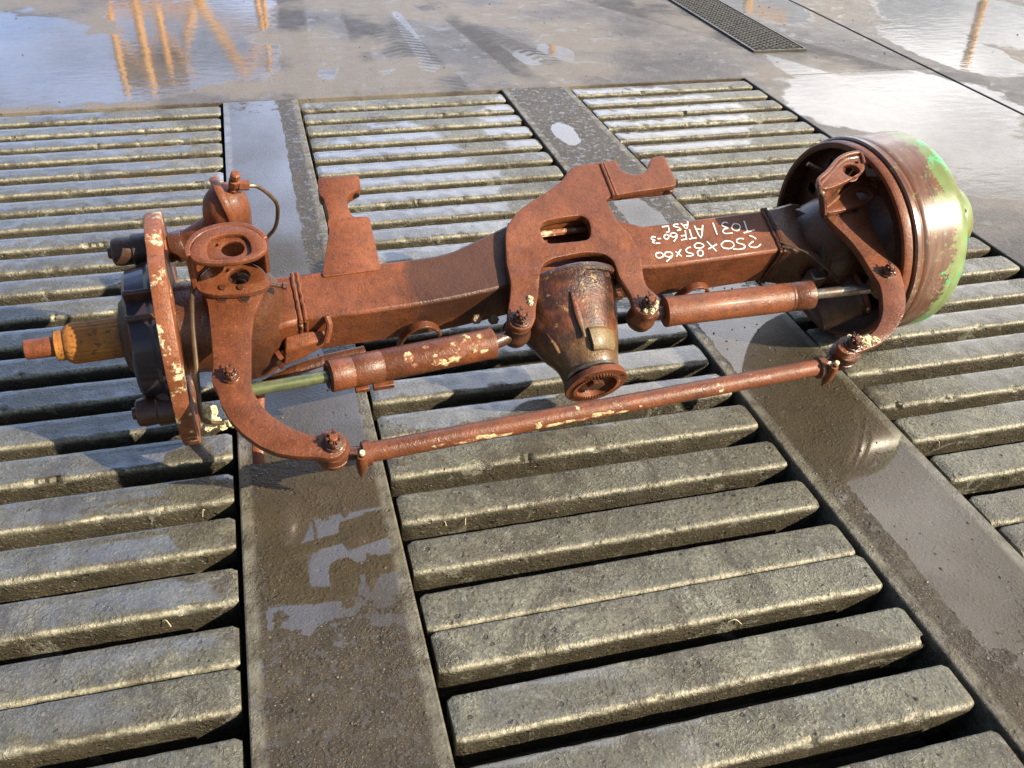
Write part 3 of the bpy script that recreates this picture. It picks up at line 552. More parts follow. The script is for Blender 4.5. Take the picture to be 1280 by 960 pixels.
# top mounting bracket, one flame-cut plate with a clamp pad behind and two fork arms in front
def bend(x, y): return -.004 * max(0, min(1, (-.02 - y) / .04)) - .002 * math.sin(max(0, min(1, (.02 - y) / .05)) * math.pi)
br = PL('mounting_bracket', smooth_poly([tuple(p) for p in BRACKET], 2), .070, .016, 'rustarm', holes=[smooth_poly([tuple(p) for p in BHOLE], 2)], bev=.0018, zfun=bend)
bm = bmesh.new(); tube(bm, [(1.006 + .0012 * noise.noise(Vector((q * 12, 0, 3))), .19 - .077 * q, .0706) for q in [i / 20 for i in range(21)]], .0034, seg=8, sm=1)
tube(bm, [(1.0115 + .0012 * noise.noise(Vector((q * 12, 4, 3))), .19 - .077 * q, .0708) for q in [i / 20 for i in range(21)]], .003, seg=8, sm=1); P('weld_bead', bm, 'rustarm', br)
bm = bmesh.new(); box(bm, (1.012, .121, .046), (1.136, .156, .0565)); P('clamp_pad', bm, 'rustarm', br, bevel=.002)
for s_, t_ in ((1.024, .1205), (1.121, .1215)):
    P('bolt_hole', LA([(0, .0062), (.0016, .0062), (.0016, .0046), (.0012, 0)], (s_, t_, .0555), (0, -1, 0), 20), 'hole', br)
bm = bmesh.new(); box(bm, (.80, .086, .002), (.97, .094, .0545)); box(bm, (.775, -.012, .0495), (.825, .012, .0545)); box(bm, (.972, -.012, .0495), (1.0, .012, .0545)); P('bracket_seat', bm, 'rust', br, bevel=.001)
# rear web seen through the window, with its rough weld
P('window_weld', TU([(.838 + .12 * q, .078 + .001 * noise.noise(Vector((q * 20, 1, 1))), .030) for q in [i / 16 for i in range(17)]], .006, seg=8, sm=1), 'rustlime2', br)
rr_ = PL('clamp_bracket', smooth_poly([tuple(p) for p in REAR], 2), .0535, .024, 'rust', bev=.0018)
P('clamp_bore', LA([(0, .0052), (.0016, .0052), (.0016, .0040), (.001, 0)], (.552, .1985, .043), (0, -1, .15), 16), 'hole', rr_)
for (s_, t_) in ((.7625, -.112), (.992, -.119)):
    P('fork_boss', LA([(-.044, .016), (-.042, .0225), (-.030, .0255), (-.022, .0245), (-.018, .0215), (-.006, .021), (0, .021)], (s_, t_, .0535), (0, 0, 1), 32), 'rustdk', br)
    nut((s_, t_, .066), br)
for i in range(2):
    P('fork_ball', LA([(-.006, .006), (-.003, .012), (.004, .014), (.010, .012), (.014, .007)], ((.7625, -.112, .006), (.992, -.119, .006))[i], (0, 0, 1), 24), 'rust', br)

# differential carrier and pinion
dc = P('differential_housing', LA([(-.02, .094), (0, .091), (.015, .088), (.03, .083), (.05, .077), (.07, .071), (.09, .065), (.11, .0585), (.122, .0545), (.128, .053), (.145, .0505), (.149, .047), (.153, .047), (.155, .036)], (.883, -.052, -.010), (0, -1, 0), 64), 'rustcast')
for v in dc.data.vertices:                      # the casting bellies out on its left flank
    l = -.052 - v.co.y
    if v.co.x < .883 and l < .115: v.co.x -= (.883 - v.co.x) * .22 * math.sin(max(0, min(1, (l + .03) / .145)) * math.pi)
    v.co += v.normal * (.0022 * noise.noise(v.co * 38) + .0010 * noise.noise(v.co * 110))
P('carrier_flange', LA([(-.012, .108), (-.009, .110), (-.001, .110), (.002, .107), (.002, .084)], (.888, -.040, -.022), (0, -1, 0), 56), 'rustcast', dc)
for k in range(14):
    an = 2 * math.pi * k / 14 + .12; c = Vector((.888 + .0965 * math.cos(an), -.043, -.022 + .0965 * math.sin(an)))
    P('flange_bolt', LA([(0, .009), (.009, .009), (.010, .0078)], c, (0, -1, 0), 6), 'rustdk', dc, smooth=20)
for ang, l0, l1 in ((1.80, .025, .105), (2.7, .02, .11)):
    def rad(l): return .0885 - .032 * min(1, max(0, (l) / .128)) - .002
    pts = [Vector((.88 + rad(l) * math.cos(ang), -.052 - l, -.004 + rad(l) * math.sin(ang))) for l in [l0 + (l1 - l0) * q / 5 for q in range(6)]]
    P('casting_rib', TU(pts, lambda q: .0065 * (1 - abs(q - .5) * 1.2), seg=10, sm=3, flat=.7), 'rustcast', dc)
bm = bmesh.new(); a0 = 1.22
sec = []
for l in (.088, .094, .122, .128):
    rr0 = (.0635 - (l - .088) * .22) + (.0030 if .09 < l < .125 else -.002)
    sec.append([Vector((.88 + q * math.cos(an), -.052 - l, -.004 + q * math.sin(an))) for an, q in [(a0 - .42 + .84 * i / 6, rr0) for i in range(7)] + [(a0 + .42 - .84 * i / 6, rr0 - .01) for i in range(7)]])
P('machined_flat', loft(sec), 'olive', dc, bevel=.001)
fl = P('pinion_flange', LA([(0, .036), (.004, .036), (.005, .054), (.015, .0555), (.0165, .054), (.0165, .036), (.006, .034), (.006, .014), (.012, .013), (.013, .009), (.016, .008), (.0165, 0)], (.88, -.207, -.001), (0, -1, 0), 56), 'rust', dc)
bm = bmesh.new()
for k in range(46):
    an = 2 * math.pi * k / 46; m = Matrix.Translation(Vector((.88, -.2245, -.001))) @ Matrix.Rotation(an, 4, 'Y')
    box(bm, (.036, -.002, -.0013), (.0415, .0015, .0013), m)
P('flange_teeth', bm, 'rustlime', fl, smooth=0)['kind'] = 'stuff'
P('pinion_nut', LA([(0, .016), (.009, .016), (.0105, .0135)], (.88, -.214, -.001), (0, -1, 0), 6), 'rustdk', fl, smooth=20)
P('oil_seal', LA([(0, .047), (.006, .047), (.0065, .040), (0, .040)], (.88, -.1985, -.001), (0, -1, 0), 40, close=True), 'steel', dc)
for k in range(4):
    an = .6 + k * math.pi / 2; P('bolt_hole', LA([(0, .0035), (.0006, .0035)], (.88 + .048 * math.cos(an), -.2233, -.001 + .048 * math.sin(an)), (0, -1, 0), 12), 'hole', fl)
P('breather', LA([(0, .004), (.010, .004), (.0105, .0065), (.016, .0065), (.018, .003)], (.885, -.028, .055), (0, -.3, 1), 10), 'rust', beam)
for (s_, t_) in ((.706, -.060), (.735, -.066)):
    P('plug', LA([(0, .006), (.010, .006), (.0105, .009), (.02, .009), (.022, .007)], (s_, t_, .0), (0, -.6, 1), 6), 'olive', beam, smooth=20)

# steering arms
for OL, nm, mat, th in ((ARML, 'left', 'rustarm', .015), (ARMR, 'right', 'rustarm', .015)):
    arm = PL('steering_arm', smooth_poly([tuple(p) for p in OL], 2), .113, th, mat, bev=.0014)
    L_ = nm == 'left'
    for (s_, t_) in (((.303, -.027), (.334, -.032)) if L_ else ((1.401, -.012), (1.434, -.011))):
        P('bolt_socket', LA([(0, .0092), (.0014, .0092), (.0018, .0080), (.0016, .0064), (-.0002, .0056), (-.0002, 0)], (s_, t_, .1128), (0, 0, 1), 24), 'rustdk', arm)
        P('bolt_hole', LA([(0, .0058), (.0022, .0058)], (s_, t_, .1128), (0, 0, 1), 20), 'hole', arm)
    c1 = (.296, -.163) if L_ else (1.433, -.152); c2 = (.420, -.296) if L_ else (1.298, -.281)
    nut((*c1, .113), arm, r=.0105); nut((*c2, .113), arm, r=.0125)
    P('rod_eye', LA([(-.048, .010), (-.044, .016), (-.020, .018), (-.0155, .018)], (*c1, .113), (0, 0, 1), 28), 'rustdk', arm)
    P('joint_boss', LA([(-.058, .014), (-.054, .020), (-.046, .0235), (-.034, .0245), (-.0325, .0215), (-.030, .0245), (-.0160, .0238)], (*c2, .113), (0, 0, 1), 36), 'rust' if L_ else 'rustdk', arm)

# knuckles: two clevis plates joined by a bent web, on the yoke
def web(pts, n0, n1, th, name, mat, par):
    bm = bmesh.new(); prev = None; P_ = spline([(x, y, 0) for x, y in pts], 5)
    for i, p in enumerate(P_):
        d = (P_[min(i + 1, len(P_) - 1)] - P_[max(i - 1, 0)]).normalized(); q = Vector((-d.y, d.x, 0)) * th
        cur = [bm.verts.new(v) for v in (Vector((p.x, p.y, n0)), Vector((p.x + q.x, p.y + q.y, n0)), Vector((p.x + q.x, p.y + q.y, n1)), Vector((p.x, p.y, n1)))]
        if prev:
            for k in range(4): bm.faces.new((prev[k], prev[(k + 1) % 4], cur[(k + 1) % 4], cur[k]))
        else: bm.faces.new(cur)
        prev = cur
    bm.faces.new(prev[::-1]); return P(name, bm, mat, par, bevel=.0018)
def ellh(x, y, rx, ry, rot=0, n=26): return [(x + rx * math.cos(a) * math.cos(rot) - ry * math.sin(a) * math.sin(rot), y + rx * math.cos(a) * math.sin(rot) + ry * math.sin(a) * math.cos(rot)) for a in [2 * math.pi * i / n for i in range(n)]]
for side in (0, 1):
    lo, up = ((CLL, CLLTOP), (CLR, CLRTOP))[side]; mat = 'rustarm'
    kx, kt = ((.331, -.001), (1.461, .010))[side]; ux, ut = ((.330, -.001), (1.406, .025))[side]
    root = P('steering_knuckle', LA([(-.085, .045), (-.075, .070), (-.02, .076), (.04, .072), (.072, .062), (.095, .048), (.0975, .036)] if side == 0 else [(-.085, .05), (-.075, .075), (-.02, .082), (.03, .078), (.06, .066), (.090, .050), (.0970, .036)], (kx - (0 if side == 0 else .030), .0, 0), (0, 0, 1), 40), 'rustdk')
    PL('clevis_plate', smooth_poly([(kx + (p[0] - kx) * (1.07 if side == 0 else 1.), p[1]) for p in lo], 1), .1275, .012, mat, parent=root, holes=[ellh(kx, kt, .0165, .0145), circ(*((.315, .013) if side == 0 else (1.486, .030)), .0030, 12)], bev=.0022)
    if side:
        PL('clevis_plate', smooth_poly([tuple(p) for p in up], 2), .186, .011, mat, parent=root, holes=[ellh(ux, ut, .0165, .0145), circ(1.425, .042, .0030, 12)], bev=.0022)
    else:
        PL('clevis_flange', smooth_poly([(.2665, -.012), (.270, .004), (.281, .021), (.297, .032), (.322, .036), (.347, .032), (.367, .018), (.377, .001), (.376, -.016), (.360, -.028), (.332, -.033), (.300, -.031), (.275, -.024)], 2), .2065, .010, mat, parent=root, holes=[smooth_poly([(.293, -.022), (.292, .000), (.299, .014), (.320, .019), (.345, .016), (.353, .002), (.353, -.020), (.330, -.025)], 2)], bev=.003)
        PL('pocket_plate', smooth_poly([(.289, -.026), (.288, .002), (.297, .018), (.320, .023), (.347, .020), (.357, .004), (.357, -.024), (.330, -.029)], 2), .1985, .006, mat, parent=root, holes=[ellh(.328, -.002, .0165, .0135), circ(.306, .008, .0028, 12)], bev=.001)
    if side == 0:
        web([(.270, -.010), (.270, .002), (.277, .015), (.293, .027), (.32, .033), (.345, .030), (.364, .017), (.372, .003)], .117, .2065, .0085, 'clevis_web', mat, root)
        for s_, t_ in ((.305, -.019), (.331, -.023)): P('dowel', LA([(0, .0048), (.004, .0048)], (s_, t_, .1268), (0, 0, 1), 14), 'rustdk', root)
        P('pinch_bolt', LA([(0, .0035), (.022, .0035), (.024, .0055), (.03, .0055)], (.370, -.016, .120), (1, -.2, -.2), 10), 'rustdk', root)
    else:
        # slanted web: lower edge follows the lower plate, upper edge the upper one
        bm = bmesh.new(); lowp = spline([(1.366, -.020, .118), (1.363, -.008, .118), (1.395, .012, .118), (1.429, .032, .118), (1.468, .047, .118), (1.492, .048, .118)], 5); upp = spline([(1.325, -.018, .187), (1.324, -.001, .187), (1.352, .021, .187), (1.382, .042, .187), (1.407, .054, .187), (1.434, .056, .187)], 5)
        for a, b in zip(lowp, upp):
            for f in range(9):
                p = a.lerp(b, f / 8) + Vector((0, -.006 * math.sin(f / 8 * math.pi), 0)); bm.verts.new(p)
        bm.verts.ensure_lookup_table(); K = len(lowp)
        for i in range(K - 1):
            for f in range(8): bm.faces.new([bm.verts[j] for j in (i * 9 + f, (i + 1) * 9 + f, (i + 1) * 9 + f + 1, i * 9 + f + 1)])
        g_ = P('clevis_web', bm, 'rustcast', root); sm = g_.modifiers.new('thick', 'SOLIDIFY'); sm.thickness = .008; sm.offset = 0
        P('clevis_lip', TU([(1.325, -.002, .187), (1.331, .012, .187), (1.357, .028, .187), (1.387, .050, .187), (1.412, .060, .187), (1.437, .062, .187), (1.441, .054, .187), (1.437, .036, .187)], .0036, seg=10), mat, root)
        P('clevis_lip', TU([(1.366, -.008, .128), (1.396, .008, .128), (1.429, .027, .128), (1.467, .043, .128), (1.491, .046, .128), (1.497, .038, .128), (1.492, .022, .128)], .0036, seg=10), mat, root)
    # pins standing in the bores
    P('king_pin', LA([(-.02, .0125), (-.006, .0125), (-.005, .010)], (kx, kt, .108), (0, 0, 1), 24), 'grease', root)

# left wheel end with the drum taken off: backing disc, hub housing, splined shaft
def ringcut(name, s0, s1, R0, Rin, holes, mat, parent=None, lobes=0, seg=72):
    """disc across the axle line with through holes, each (angle, radius, size, sides)"""
    ol = []
    for i in range(seg):
        a = 2 * math.pi * i / seg; rr = R0 * (1 - lobes * max(0, math.sin(a * 5 + .7)) ** 6); ol.append((rr * math.cos(a), rr * math.sin(a)))
    hs = [circ(0, 0, Rin, 40)] if Rin else []
    for an, r0, sz, k, rot in holes: hs.append([(r0 * math.cos(an) + sz * math.cos(rot + 2 * math.pi * i / k), r0 * math.sin(an) + sz * math.sin(rot + 2 * math.pi * i / k)) for i in range(k)])
    o = plate(name, ol, 0, s1 - s0, mat, None, holes=hs, bev=.002)
    for v in o.data.vertices: v.co = Vector((s1 + v.co.z, v.co.x, v.co.y))
    o.data.flip_normals() if False else None
    return A(o, parent)
ld = ringcut('backing_disc', .208, .232, .187, .075, [(a, .140, .032, 4, a) for a in (.2, 1.0, 1.9, 2.8, 3.7, 4.6, 5.5)], 'rustlime2', lobes=.05)
P('hub_housing', LA([(0, .094), (.006, .104), (.034, .108), (.040, .114), (.052, .115)], (.158, 0, 0), (1, 0, 0), 56), 'hull', ld)
P('hub_cover', LA([(0, .04), (.004, .055), (.012, .062), (.016, .08), (.022, .096)], (.142, 0, 0), (1, 0, 0), 48), 'darkdrum', ld)
P('hub_neck', LA([(0, .074), (.03, .074), (.05, .078), (.10, .078)], (.228, 0, 0), (1, 0, 0), 44), 'rustdk', ld)
for an in (1.62, 1.94):
    bm = bmesh.new(); m = Matrix.Rotation(an, 4, 'X'); box(bm, (.163, .090, -.004), (.206, .128, .004), m); P('cooling_fin', bm, 'rustdk', ld, bevel=.0015)
for (t_, n_, lb) in ((.128, .050, 0), (-.118, -.040, 1)):
    b_ = P('anchor_boss', LA([(0, .017), (.003, .0215), (.012, .023), (.030, .0225), (.033, .026), (.060, .026)], (.146, t_, n_), (1, 0, 0), 32), 'darkdrum' if not lb else 'rustdk', ld)
    P('anchor_pin', LA([(0, .009), (.008, .011), (.02, .011)], (.140, t_, n_), (1, 0, 0), 20), 'rustdk', b_)
    P('boss_web', TU([(.19, t_, n_), (.20, t_ * .8, n_ * .5)], .02, seg=14, sm=1), 'darkdrum', b_)
# stub shaft
bm = bmesh.new(); seg = 96; prev = None
for s_, r_, sp_ in ((.060, .027, 0), (.064, .030, 0), (.068, .0325, 1), (.140, .0325, 1), (.146, .034, 0), (.20, .036, 0)):
    cur = [bm.verts.new((s_, (r_ - (.0016 if sp_ and i % 4 < 2 else 0)) * math.cos(2 * math.pi * i / seg), (r_ - (.0016 if sp_ and i % 4 < 2 else 0)) * math.sin(2 * math.pi * i / seg))) for i in range(seg)]
    if prev:
        for i in range(seg): bm.faces.new((prev[i], prev[(i + 1) % seg], cur[(i + 1) % seg], cur[i]))
    else: bm.faces.new(cur[::-1])
    prev = cur
sh = P('splined_shaft', bm, 'orange', smooth=40)
P('shaft_collar', LA([(0, .021), (.002, .0235), (.014, .0245), (.018, .0245)], (.044, 0, 0), (1, 0, 0), 36), 'orange', sh)
P('shaft_end', LA([(0, .013), (.002, .0155), (.046, .0165)], (.0, 0, 0), (1, 0, 0), 36), 'rust', sh)
# brake chamber behind the left knuckle, bleeder and pipe
ch = P('brake_chamber', LA([(0, .026), (.01, .033), (.05, .037), (.085, .0365), (.105, .034), (.122, .026), (.130, .016), (.133, 0)], (.328, .118, .052), (.02, 0, 1), 40), 'rust')
P('chamber_neck', TU([(.326, .112, .115), (.285, .108, .090), (.262, .108, .078), (.23, .106, .066)], lambda q: .027 - .008 * q, seg=20), 'rust', ch)
P('neck_collar', LA([(0, .023), (.003, .025), (.02, .025), (.024, .022)], (.262, .108, .078), (-.93, 0, -.36), 28), 'rustdk', ch)
P('chamber_seam', TU([(.318, .150, .176), (.322, .118, .189), (.330, .092, .178), (.338, .083, .14), (.342, .080, .10)], .007, seg=10, flat=.6), 'rustlime', ch)
P('bleed_screw', LA([(0, .0075), (.012, .0075), (.0125, .0055), (.018, .0055), (.0185, .0085), (.030, .0085), (.031, .006), (.036, .006), (.0365, .0075), (.044, .0075), (.046, .005)], (.342, .118, .176), (.18, 0, 1), 8), 'rust', ch, smooth=20)
P('pipe_union', LA([(0, .005), (.007, .005), (.0075, .0085), (.022, .0085), (.023, .006)], (.345, .118, .196), (.95, 0, -.2), 6), 'rust', ch, smooth=20)
P('brake_pipe', TU([(.366, .118, .191), (.380, .12, .184), (.398, .12, .160), (.4075, .12, .135), (.406, .12, .100), (.400, .12, .075), (.388, .12, .055), (.380, .115, .04)], .0032, seg=10), 'pipe', ch)
P('brake_pipe', TU([(.272, .045, .100), (.268, .02, .107), (.260, -.01, .110), (.254, -.06, .106), (.2505, -.115, .090), (.246, -.165, .062), (.245, -.178, .035), (.249, -.180, .018), (.262, -.183, .012), (.275, -.184, .010)], .0036, seg=10), 'pipe', ld)
crust('lime_crust', [((.255, -.166, .016), .0135), ((.262, -.172, -.008), .009), ((.250, -.177, -.006), .008), ((.286, -.180, -.002), .0075), ((.272, -.182, -.006), .006)], 'lime', None, 3)
A(D.objects['lime_crust'])
P('lower_arm', TU([(.335, -.118, -.014), (.330, -.15, -.018), (.320, -.20, -.03), (.315, -.238, -.045)], .009, seg=12, flat=.5), 'rust', ld)

# right wheel end: backing plate, brake drum with worn paint, hub flange
def holes_right():
    h = []
    for an, r0, sz, k, rot in ((1.72, .150, .014, 4, .1), (2.25, .150, .016, 4, .8), (2.02, .155, .008, 12, 0), (2.75, .150, .014, 4, .5), (1.2, .15, .012, 4, .3), (3.3, .15, .014, 4, .6)): h.append((math.pi - an if False else math.pi * .5 - (an - math.pi * .5), r0, sz, k, rot))
    return h
bp = ringcut('backing_plate', 1.500, 1.507, .1805, .05, holes_right(), 'rustdk')
P('plate_rim', LA([(0, .1835), (.0, .1905), (.004, .1930), (.016, .1930), (.016, .1835)], (1.458, 0, 0), (1, 0, 0), 84, close=True), 'rust', bp)
P('dished_wall', LA([(0, .1845), (0, .1800), (.045, .1790), (.045, .1835)], (1.460, 0, 0), (1, 0, 0), 84, close=True), 'rustdk', bp)
P('hub_carrier', LA([(0, .080), (.010, .088), (.030, .100), (.045, .12), (.048, .13)], (1.455, 0, 0), (1, 0, 0), 64), 'rustdk', bp)
dr = P('brake_drum', LA([(0, 0.187), (0, 0.1951), (0.003, 0.1982), (0.011, 0.1986), (0.014, 0.1962), (0.02, 0.1948), (0.024, 0.197), (0.032, 0.197), (0.036, 0.194), (0.07, 0.194), (0.106, 0.1945), (0.117, 0.194), (0.123, 0.1905), (0.126, 0.184), (0.1275, 0.17), (0.1275, 0.05), (0.112, 0.05), (0.112, 0.172), (0.102, 0.184)], (1.478, 0, 0), (1, 0, 0), 112, close=True), 'drum')
P('hub_flange', LA([(0, .066), (.096, .066), (.100, .0715), (.103, .0735), (.138, .0735), (.143, .070), (.145, .04), (.138, .036), (.138, 0)], (1.595, 0, 0), (1, 0, 0), 64), 'drum', dr)
for k in range(8):
    an = 2 * math.pi * k / 8 + .3; P('stud_hole', LA([(0, .006), (.0008, .006)], (1.7395, .056 * math.cos(an), .056 * math.sin(an)), (1, 0, 0), 14), 'hole', dr)
for an in (.9, 2.0, 3.1): P('stud_hole', LA([(0, .0048), (.0008, .0048)], (1.716, .0731 * math.cos(an), .0731 * math.sin(an)), (0, math.cos(an), math.sin(an)), 14), 'hole', dr)
# axle-end housing and the open cup under the right knuckle
P('axle_housing', LA([(0, .055), (.012, .078), (.040, .088), (.075, .088), (.1, .08)], (1.382, 0, -.004), (1, 0, 0), 48), 'rustdk', bp)
P('housing_collar', LA([(0, .062), (.004, .072), (.012, .074), (.016, .070)], (1.372, .004, .0), (1, 0, 0), 44), 'darkdrum', bp)
cup = P('brake_chamber', LA([(0, .030), (.006, .045), (.075, .048), (.079, .051), (.088, .051), (.090, .048), (.090, .044), (.02, .040), (.018, 0)], (1.395, -.106, -.075), (.85, .05, .45), 48), 'darkdrum')
P('chamber_rim', LA([(0, .0445), (0, .0515), (.009, .0515), (.009, .0445)], Vector((1.395, -.106, -.075)) + Vector((.85, .05, .45)).normalized() * .0895, (.85, .05, .45), 48, close=True), 'rustlime', cup)
P('adjuster_hook', TU([(1.462, -.118, .03), (1.455, -.138, .025), (1.466, -.152, .022), (1.482, -.148, .022)], .006, seg=10, flat=.6), 'olive', bp)
P('sensor_stub', TU([(1.43, .10, .10), (1.405, .118, .105)], .004, seg=8, sm=1), 'rustdk', bp)
for q in (0, .012): P('loose_wire', TU([(1.300, -.020 - q, .055), (1.34, -.05, .056), (1.375, -.075 - q, .045), (1.40, -.10 - q, .03)], .0016, seg=6), 'pipe', er)
bm = bmesh.new(); box(bm, (1.365, -.088, -.03), (1.395, -.062, .015)); P('sensor_block', bm, 'steel', er, bevel=.003)

# steering cylinders
def cyl(p0, p1, r, eye, rodp, mat, marks, rodmat):
    p0, p1 = Vector(p0), Vector(p1); d = (p1 - p0); l = d.length
    c = P('steering_cylinder', LA([(0, r * .5), (.0, r * .86), (.002, r * .98), (.004, r), (l * marks[0], r), (l * marks[0] + .0006, r * .985), (l * marks[0] + .0016, r * .985), (l * marks[0] + .0022, r), (l * marks[1], r), (l * marks[1] + .0006, r * .985), (l * marks[1] + .0014, r * .985), (l * marks[1] + .002, r), (l - .012, r), (l - .008, r * 1.03), (l - .002, r * 1.03), (l, r * .9)], p0, d, 48), mat)
    P('end_cap', LA([(0, r * .58), (-.0015, r * .80), (.0, r * .84)], p0, d, 40), 'grease', c)
    P('piston_rod', TU([p0, rodp], .0095, seg=24, sm=1), rodmat, c)
    P('rod_lug', TU([p1, eye], .0125, seg=16, sm=1), 'rustdk', c)
    return c
cl = cyl((.438, -.158, .058), (.716, -.128, .030), .0258, (.758, -.115, .028), (.302, -.168, .070), 'rust', (.13, .30), 'rod')
cr_ = cyl((1.314, -.141, .054), (1.033, -.119, .032), .0262, (.995, -.119, .03), (1.430, -.154, .068), 'rust', (.14, .16), 'steel')
def lime_patch(name, parent, axis0, axis1, r, spots, seed):
    """flat flakes of lime lying on a round tube: (fraction along, angle from straight up, half length, half width)"""
    a0, a1 = Vector(axis0), Vector(axis1); d = (a1 - a0).normalized(); up = Vector((0, 0, 1)); up = (up - d * up.dot(d)).normalized(); sd = d.cross(up)
    bm = bmesh.new(); L0 = (a1 - a0).length
    for (f, an, hl, hw) in spots:
        n = 16; rings = []
        for q in range(4):
            k = (1, .8, .45, 0)[q]; hgt = (-.0004, .0006, .0010, .0012)[q]; ring = []
            for i in range(n):
                th = 2 * math.pi * i / n; w = 1 + .55 * noise.noise(Vector((math.cos(th) * 2.2, math.sin(th) * 2.2, seed + f * 40))) + .3 * noise.noise(Vector((math.cos(th) * 6, math.sin(th) * 6, seed + f * 90)))
                al = f * L0 + hl * k * w * math.cos(th); aa = an + (hw * k * w * math.sin(th)) / r
                rr0 = r + hgt + .0006 * noise.noise(Vector((al * 400, aa * 30, seed))) * (q > 0)
                ring.append(bm.verts.new(a0 + d * al + (up * math.cos(aa) + sd * math.sin(aa)) * rr0))
            rings.append(ring)
        for A_, B_ in zip(rings, rings[1:]):
            for i in range(n): bm.faces.new((A_[i], A_[(i + 1) % n], B_[(i + 1) % n], B_[i]))
    bmesh.ops.remove_doubles(bm, verts=bm.verts, dist=2e-5)
    return tag(P(name, bm, 'limepatch', parent, smooth=25), kind='stuff')
lime_patch('lime_flakes', cl, (.438, -.158, .058), (.716, -.128, .030), .0258, [(.445, .35, .009, .010), (.47, .9, .006, .005), (.56, -.1, .006, .004), (.62, 1.0, .013, .007), (.66, 1.3, .008, .005), (.73, .1, .008, .006), (.77, .35, .010, .010), (.81, -.1, .010, .012), (.75, .8, .011, .007), (.71, 1.05, .012, .007), (.86, .3, .010, .006), (.90, -.15, .007, .005), (.90, .9, .010, .003), (.60, .55, .005, .003), (.84, .75, .005, .004)], 2)
# flow port and hose stubs beneath the left cylinder
bm = bmesh.new(); box(bm, (.478, -.176, .020), (.500, -.160, .030)); box(bm, (.506, -.178, .022), (.540, -.160, .034)); P('port_block', bm, 'rust', cl, bevel=.0015)

# tie rod with clamped ends
t0, t1 = Vector((.474, -.302, .072)), Vector((1.243, -.293, .073))
sag = [t0.lerp(t1, q / 12) for q in range(13)]
tr_ = P('tie_rod', TU(sag, lambda q: .0152 - .0008 * q, seg=32, sm=2), 'rustlime')
lime_patch('lime_flakes', tr_, t0, t1, .0152, [(.10 + .03, 1.1, .012, .003), (.19, 1.25, .018, .004), (.215, 1.05, .014, .004), (.235, 1.2, .014, .004), (.262, 1.35, .014, .003), (.335, .95, .007, .007), (.37, 1.3, .016, .003), (.40, 1.2, .012, .003), (.43, 1.25, .014, .003), (.465, 1.1, .012, .005), (.49, 1.1, .009, .004), (.52, 1.3, .010, .002), (.56, 1.0, .004, .002)], 5)
for p, q, ee in ((t0, 1, (.420, -.296, .072)), (t1, -1, (1.298, -.281, .072))):
    P('threaded_end', TU([p + Vector((q * .004, 0, 0)), Vector(ee)], .0105, seg=20, sm=1), 'rustdk', tr_)
    c0 = p + Vector((-q * .006, -.001, 0))
    k_ = P('pipe_clamp', LA([(-.007, .0165), (-.0055, .019), (.0055, .019), (.007, .0165)], c0, (1, 0, 0), 28), 'rust' if q > 0 else 'rustdk', tr_)
    lug = c0 + Vector((-q * .004, -.006, 0))
    P('clamp_bolt', LA([(-.036, .0028), (-.026, .0035), (-.0255, .0058), (-.018, .0068), (-.008, .0085), (.008, .0085), (.018, .007), (.0185, .0042), (.024, .0042)], c0 + Vector((-q * .010, -.016, .006)), (0, .15, 1), 12), 'rust', k_)
    P('bolt_tip', LA([(0, .0042), (.005, .0042), (.006, .003)], c0 + Vector((-q * .010, -.0125, .030)), (0, .15, 1), 10), 'lime', k_)
crust('lime_crust', [((1.312, -.277, .115), .008), ((1.322, -.279, .114), .0085), ((1.330, -.274, .113), .007), ((1.342, -.278, .112), .006), ((1.326, -.286, .112), .006), ((1.348, -.281, .112), .005), ((1.298, -.267, .114), .005)], 'lime', None, 9)
A([o for o in D.objects if o.name.startswith('lime_crust')][-1])
crust('lime_crust', [((1.0, -.128, .069), .006), ((.992, -.134, .068), .006), ((1.006, -.119, .068), .005), ((.982, -.132, .068), .0045)], 'lime', None, 5)
A([o for o in D.objects if o.name.startswith('lime_crust')][-1])
crust('lime_crust', [((.7905, -.075, .066), .005), ((.7885, -.084, .066), .0045)], 'lime', None, 6)
A([o for o in D.objects if o.name.startswith('lime_crust')][-1])
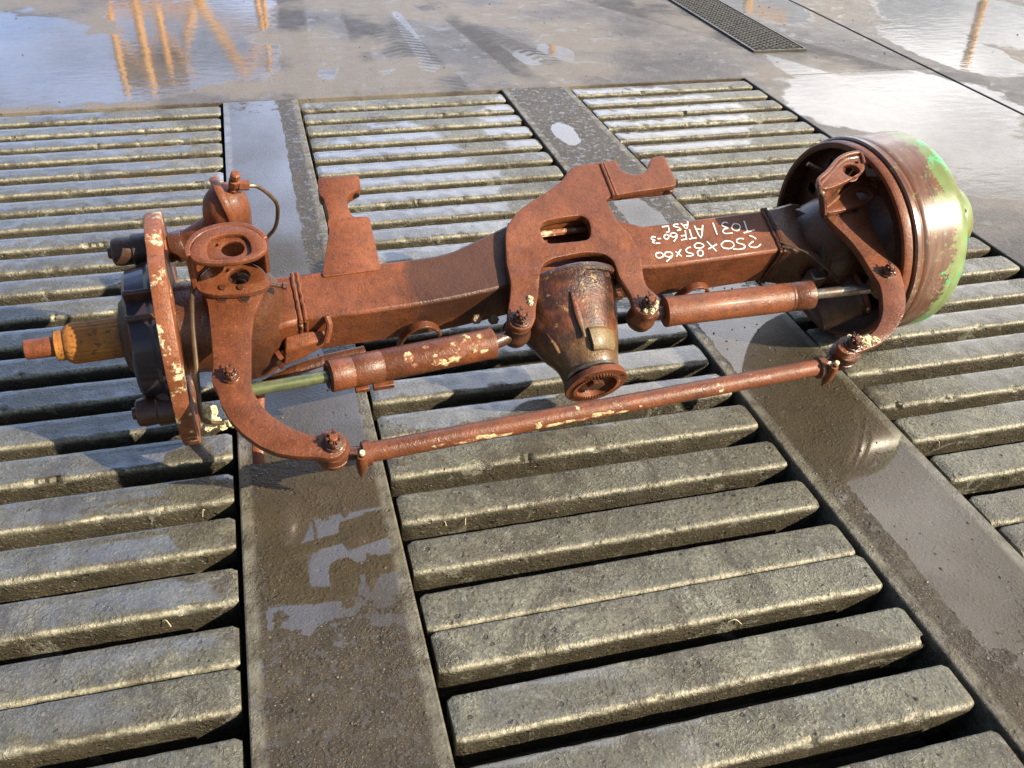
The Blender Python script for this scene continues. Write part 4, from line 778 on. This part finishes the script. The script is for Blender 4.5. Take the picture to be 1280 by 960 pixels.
for o in D.objects:
    if o.name.startswith('lime_crust'): o.location = OFF - Vector((OX, 0, 0))

# the right wheel end is steered slightly
for o in (bp, dr):
    piv = Vector((1.47, 0, 0)); m = Matrix.Translation(piv) @ Matrix.Rotation(R(4), 4, 'Z') @ Matrix.Translation(-piv)
    o.matrix_local = Matrix.Translation(OFF - Vector((OX, 0, 0))) @ m

# grit and small stones lying on strips, slats and yard
bm = bmesh.new(); rs = random.Random(11)
for k in range(520):
    if k < 300: x = rs.choice((rs.uniform(X1a + .01, X1b - .01), rs.uniform(X2a + .01, X2b - .01))); y = rs.uniform(.35, 1.9)
    elif k < 430: x = rs.uniform(-.9, 1.7); y = rs.choice(BACK[10:34]) - rs.uniform(.012, .050)
    else: x = rs.uniform(-1.0, 3.4); y = rs.uniform(3.1, 4.4)
    if k >= 300 and k < 430 and (X1a - .015 < x < X1b + .015 or X2a - .015 < x < X2b + .015): continue
    r = rs.uniform(.0009, .0026) * (1.5 if k >= 430 else 1)
    q = bmesh.ops.create_icosphere(bm, subdivisions=1, radius=r)
    sq = (rs.uniform(.7, 1.3), rs.uniform(.7, 1.3), rs.uniform(.4, .8))
    for v in q['verts']: v.co = Vector((v.co.x * sq[0] + x, v.co.y * sq[1] + y, v.co.z * sq[2] + r * .25)) + Vector([rs.uniform(-.2, .2) * r for _ in range(3)])
gr = link('grit', bm, 'gritmat', smooth=0); tag(gr, 'scattered grit and tiny stones lying on the wet floor', 'grit', kind='stuff')
bm = bmesh.new()
for k in range(26):
    x, y = rs.uniform(-.7, 1.6), rs.choice(BACK[12:30]) - rs.uniform(.064, .078); a = rs.uniform(0, 3.1); l = rs.uniform(.008, .024)
    tube(bm, [(x, y, -.02), (x + l * .5 * math.cos(a), y + .2 * l * math.sin(a), -.010), (x + l * math.cos(a), y + .3 * l * math.sin(a), -.013)], .0006, seg=5, sm=3)
st = link('straw', bm, 'lime', smooth=0); tag(st, 'short bits of pale straw caught in the gaps between slats', 'straw', kind='stuff')
